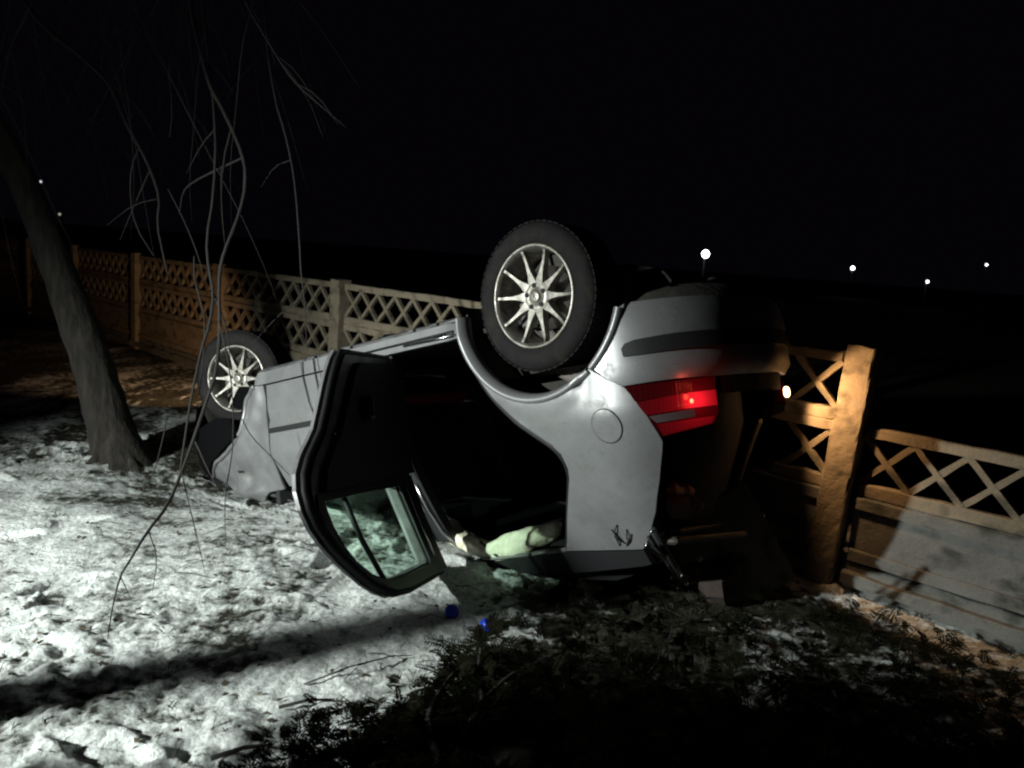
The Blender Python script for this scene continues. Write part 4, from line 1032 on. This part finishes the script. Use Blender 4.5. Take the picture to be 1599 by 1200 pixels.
# many fine hanging twigs under the limbs
for k in range(44):
    t = r_.random(); A_ = Vector(LIMB[0][:3]).lerp(Vector(LIMB[5][:3]), t) + Vector((r_.uniform(-.5,.5), r_.uniform(-.6,.8), r_.uniform(-.1,.3)))
    p = A_; P_ = [(*p, r_.uniform(.004,.008))]; dx, dy = r_.uniform(-.5,.6), r_.uniform(-.2,.2); n_ = r_.randint(4, 8)
    for j in range(n_):
        dx += r_.uniform(-.18,.18); st_ = r_.uniform(.16,.30); p = p + Vector((dx*st_, dy*st_, -st_)); P_.append((*p, P_[0][3]*(1-(j+1)/(n_+.3))))
        if j in (1, 3) and r_.random() < .8:
            s2 = r_.choice((-1,1)); e = p + Vector((s2*r_.uniform(.1,.25), r_.uniform(-.1,.1), -r_.uniform(.15,.35)))
            tline([(*p, P_[-1][3]*.7), (*(p.lerp(e,.5)+Vector((s2*.02,0,.02))), P_[-1][3]*.5), (*e, .0008)], 5, 0, 1).build('twig', M['twig'], tree)
    tline(P_, 6, .08, 1).build('twig', M['twig'], tree)
# the tree whose trunk throws the broad shadow over the snow stands left of the frame
st = empty('tree_stump', (-2.97, 1.10, 0))
tag(st, 'slim broken trunk standing in the headlamp beam left of the open door', 'tree stump')
mb = MB(); mb.tube([(0,0,-.1),(0,0,.1),(.015,.02,.35),(-.005,.02,.55),(-.02,.05,.78),(.01,.03,1.02),(.02,.02,1.24)], [.09,.055,.048,.055,.075,.055,.045], 14, jit=.08); mb.build('trunk', M['bark'], st)

# ------------------------------------------------------------------ conifer shrub in the foreground
shrub = empty('flattened_conifer_shrub', (-.085, 1.75, 0)); S0 = Vector((-.085, 1.75, 0))
tag(shrub, 'dark flattened conifer shrub sprawling over the snow in the foreground', 'shrub')
for s_ in STEMS[:3]:
    P2 = chaikin([tuple(p) for p in s_], 2, False); mb = MB(); mb.tube([Vector(p[:3])-S0 for p in P2], [p[3] for p in P2], 8, jit=.05); mb.build('stem', M['twig'], shrub)
def spray(P, F, o, d, up, L, r):
    """flat fan of scale-leaf twiglets"""
    side = d.cross(up).normalized(); n = 9
    def leaf(a, b, w_, nrm):
        t = (b-a).normalized(); s2 = t.cross(nrm).normalized()*w_; k = len(P)
        m = a.lerp(b, .45); P.extend([a, m+s2, b, m-s2]); F.append((k,k+1,k+2,k+3))
    leaf(o, o+d*L+up*L*-.12, L*.02+.0015, up)
    for i in range(n):
        t = (i+1)/(n+1); base = o+d*L*t - up*L*.12*t*t
        for sg in (1,-1):
            l2 = L*(.42*(1-t)+.12)*r.uniform(.8,1.2); dd = (d*.75+side*sg*.8+up*r.uniform(-.15,.15)).normalized(); tip = base+dd*l2
            leaf(base, tip, .0030, up)
            for j in range(2):
                tt = .35+.3*j; b2 = base.lerp(tip, tt); d3 = (dd+side*sg*(.7 if j else -.7)).normalized()
                leaf(b2, b2+d3*l2*.38, .0022, up)
def in_shrub(x, y):
    # boundary runs from the bottom edge of the picture up towards the car
    bx = np.interp(y, [1.6, 1.95, 2.15, 2.35, 2.55, 2.8, 3.0], [-.62, -.52, -.34, -.22, -.12, -.02, .30])
    return x > bx
P = []; F = []; r = random.Random(5); cnt = 0
while cnt < 3400:
    x = r.uniform(-.7, 2.3); y = r.uniform(1.55, 3.2)
    if not in_shrub(x, y): continue
    dens = 1.0 if y < 2.25 else .55 if y < 2.6 else .16
    if x > .45: dens *= .5
    if y > 2.3 and x > .15: dens = .28*(.3+dens)
    if (x-1.622)*.6756+(y-3.592)*.7373 > -.28 or math.hypot(x-.07, y-1.9) < .17: continue
    dens *= (.35 + 1.3*max(0, vnoise(np.array([x*4.5]), np.array([y*4.5]), 77)[0]+.35))
    if r.random() > dens: continue
    hmax = .20 if y < 2.1 else .15
    if y > 2.5: hmax = .10
    if x > .9: hmax *= .6
    z = gz(x, y) + r.uniform(.0, 1)**1.3*hmax + .01
    a = r.uniform(0, 2*math.pi); d = Vector((math.cos(a), math.sin(a), r.uniform(-.15,.65))).normalized()
    up = Vector((r.uniform(-.5,.5), r.uniform(-.5,.5), 1)); up = (up-d*up.dot(d)).normalized()
    spray(P, F, Vector((x, y, z))-S0, d, up, r.choice((.045,.06,.08,.12))*r.uniform(.8,1.3), r); cnt += 1
mb = MB(); mb.add(P, F); tag(mb.build('foliage', M['foliage'], shrub), kind='stuff')
for k in range(34):
    while True:
        x, y = r.uniform(-.5, 1.6), r.uniform(1.6, 2.9)
        if in_shrub(x, y): break
    a = r.uniform(0, 6.28); L = r.uniform(.12,.40); z = gz(x, y); mb = MB()
    mb.tube([Vector((x, y, z+.01))-S0, Vector((x+math.cos(a)*L*.4, y+math.sin(a)*L*.4, z+r.uniform(.03,.12)))-S0, Vector((x+math.cos(a+.3)*L, y+math.sin(a+.3)*L, z+r.uniform(.02,.16)))-S0], [r.uniform(.002,.005),.002,.0008], 5, jit=.1)
    mb.build('stem', M['twig'], shrub)
# a taller conifer, added outside the frame to throw feathery shade over the foreground
sh2 = empty('shading_shrub', (-1.71, 1.08, 0)); tag(sh2, 'unseen waist-high conifer shrub added left of the flattened one to shade the foreground', 'shrub')
mb = MB(); mb.tube([(0,0,-.1),(.02,.01,.5),(0,0,1.0)], [.035,.025,.006], 8); mb.build('trunk', M['bark'], sh2)
P2 = []; F2 = []
for k in range(820):
    z = r.uniform(.03, .92); rr = .45*(1.05-z)**.45*math.sqrt(r.uniform(.05, 1)); a = r.uniform(0, 2*math.pi)
    d = Vector((math.cos(a), math.sin(a), r.uniform(-.1,.8))).normalized(); up = Vector((r.uniform(-.5,.5), r.uniform(-.5,.5), 1)); up = (up-d*up.dot(d)).normalized()
    spray(P2, F2, Vector((math.cos(a)*rr, math.sin(a)*rr, z)), d, up, r.uniform(.10,.20), r)
mb = MB(); mb.add(P2, F2); tag(mb.build('foliage', M['foliage'], sh2), kind='stuff')
# upright shoot standing beside the blue caps
P = []; F = []
for s_ in STEMS[:2] + STEMS[2:3]:
    for i in range(len(s_)-1):
        a = Vector(s_[i][:3]); b = Vector(s_[i+1][:3])
        for k in range(9):
            p = a.lerp(b, r.random()); g = r.uniform(0, 2*math.pi); d = ((a-b).normalized()*.7+Vector((math.cos(g), math.sin(g)*.5, r.uniform(-.2,.5)))).normalized()
            up = Vector((r.uniform(-.4,.4), -.5, 1)); up = (up-d*up.dot(d)).normalized()
            spray(P, F, p-S0, d, up, r.uniform(.05,.11), r)
mb = MB(); mb.add(P, F); tag(mb.build('foliage', M['foliage'], shrub), kind='stuff')

# ------------------------------------------------------------------ litter: grass, twigs, leaves
def blades(n, region, hmin, hmax, seed, name, m, lab):
    r = random.Random(seed); P = []; F = []
    while len(F) < n:
        x, y = region(r); cl = r.randint(2, 7)
        for _ in range(cl):
            px, py = x+r.gauss(0,.02), y+r.gauss(0,.02); z = gz(px, py)-.004; h_ = r.uniform(hmin, hmax); a = r.uniform(0, 6.28); l = r.uniform(.1, 1.2)*h_
            k = len(P); w_ = r.uniform(.0006,.0014)
            P += [(px-w_*math.sin(a), py+w_*math.cos(a), z), (px+w_*math.sin(a), py-w_*math.cos(a), z), (px+math.cos(a)*l*.5, py+math.sin(a)*l*.5, z+h_*.75), (px+math.cos(a)*l, py+math.sin(a)*l, z+h_)]
            F += [(k,k+1,k+2), (k+1,k+3,k+2)]
    mb = MB(); mb.add(P, F); return tag(mb.build(name, m), lab, name.split('_')[-1], kind='stuff')
def reg_snow(r):
    while True:
        x, y = r.uniform(-4.5, 2.6), r.uniform(1.6, 8)
        if r.random() < (1.6/y)**1.2+.1: return x, y
blades(20000, reg_snow, .008, .032, 3, 'dry_grass', M['grass'], 'thin dry grass poking through the snow')
P = []; F = []; r = random.Random(8)
for k in range(1500):
    x, y = r.uniform(-3.6, 2.4), r.uniform(1.6, 6); z = gz(x, y)+.004; a = r.uniform(0, 6.28); s_ = r.uniform(.006,.018); n = len(P)
    for t, w_ in ((0,1),(1.6,.7),(3.14,1.1),(4.7,.7)): P.append((x+math.cos(a+t)*s_*w_, y+math.sin(a+t)*s_*w_, z+r.uniform(0,.010)))
    F.append((n,n+1,n+2,n+3))
mb = MB(); mb.add(P, F); tag(mb.build('leaf_litter', M['leaf']), 'small dead leaves strewn over the snow', 'leaves', kind='stuff')
mb = MB(); r = random.Random(18)
for k in range(150):
    x, y = r.uniform(-3.2, 2.2), r.uniform(1.7, 5); a = r.uniform(-.5, 1.2); L = r.uniform(.04,.16); z = gz(x, y)
    mb.tube([(x, y, z+.006), (x+math.cos(a)*L*.5, y+math.sin(a)*L*.5, z+.012+r.uniform(0,.012)), (x+math.cos(a)*L, y+math.sin(a)*L, z+.006)], [.0022,.0018,.0010], 4)
tag(mb.build('twig_litter', M['twig']), 'short thin twigs lying scattered on the snow', 'twigs', kind='stuff')
def stick(P, rad, lab):
    mb = MB(); mb.tube([(x, y, gz(x, y)+h_) for x, y, h_ in P], rad, 7, jit=.08); tag(mb.build('fallen_twig', M['twig']), lab, 'twig')
stick([(-.66,2.22,.012),(-.58,2.27,.02),(-.50,2.29,.012)], [.006,.005,.003], 'thick short twig lying on the snow left of the shrub')
stick([(-.62,2.36,.01),(-.48,2.44,.03),(-.36,2.56,.02),(-.28,2.60,.01)], [.003,.003,.0025,.001], 'long thin twig on the snow below the blue caps')
stick([(-.78,1.98,.012),(-.70,2.02,.02),(-.62,2.03,.012)], [.008,.007,.004], 'stub of a branch in the snow near the bottom edge')

# blue bottle caps
def cap(x, y, tilt, rz, lab):
    mb = MB(); V = []; n = 40
    prof = [(.0001,.026),(.020,.026),(.0265,.023),(.028,.018),(.0285,.0),(.026,.0),(.0255,.016),(.0001,.018)]
    for k in range(n):
        g = 2*math.pi*k/n
        for r_2, h_ in prof:
            q = r_2*(1+(.03 if (k % 2 and r_2 > .027) else 0)); V.append((q*math.cos(g), q*math.sin(g), h_))
    m = len(prof); F = [(k*m+j, k*m+j+1, ((k+1)%n)*m+j+1, ((k+1)%n)*m+j) for k in range(n) for j in range(m-1)]
    mb.add(V, F, True); o = mb.build('bottle_cap', M['blue']); o.location = (x, y, gz(x, y)+.014); o.rotation_euler = (tilt[0], tilt[1], rz)
    tag(o, lab, 'bottle cap', 'blue bottle caps on the snow')
cap(-.175, 2.93, (.55,-.1), .2, 'blue bottle cap lying on bright snow, the one nearer the open door')
cap(-.035, 2.84, (.75,.2), 1.2, 'blue bottle cap among the conifer tips at the top of the shrub')
# olive boulder at the bottom edge
o = chunk((.07, 1.86, -.03), (.19,.13,.14), 44, M['moss']); o.name = 'mossy_boulder'
for p_ in o.data.polygons: p_.use_smooth = True
tag(o, 'rounded olive mossy boulder at the bottom edge below the shrub', 'boulder')

# ------------------------------------------------------------------ far away lamps
def lamp(x, y, z, rad, strength, lab, colr=(.92,.97,1.)):
    e = empty('street_lamp', (x, y, -2 if math.hypot(x,y) > 30 else 0)); base = e.location.z
    mb = MB(); mb.tube([(0,0,0),(0,0,z-base-.1)], [.05,.03], 8); mb.tube([(0,0,z-base-.12),(.0,0,z-base+rad)], [.05,.03], 8); mb.build('pole', M['pole'], e)
    mb = MB(); mb.lathe([(.001,rad),(rad*.6,rad*.8),(rad,0),(rad*.6,-rad*.8),(.001,-rad)], 16, 'z'); mb.v = [(a, b-.12, c+z-base) for a, b, c in mb.v]
    mb.build('lamp_head', mat('lamp_glow', (1,1,1), .5, emit=(colr, strength)), e); tag(e, lab, 'street lamp', 'street lamps far across the dark fields')
lamp(10.71, 45.78, 2.29, .24, 7, 'nearest and brightest white street lamp, above the car bumper')
lamp(38.74, 91.49, 2.77, .24, 5, 'second brightest distant lamp, right of the bright one')
lamp(31.69, 60.89, 1.72, .11, 5, 'lowest small distant lamp, between two others on the right')
lamp(72.46, 122.33, 5.24, .18, 5, 'rightmost tiny distant lamp near the right edge')
lamp(-18.85, 30.67, 2.89, .05, .8, 'tiny faint light above the leaning tree trunk')
lamp(-18.03, 30.46, 1.69, .05, .35, 'faintest lower light beside the leaning tree trunk', (1.,.95,.7))
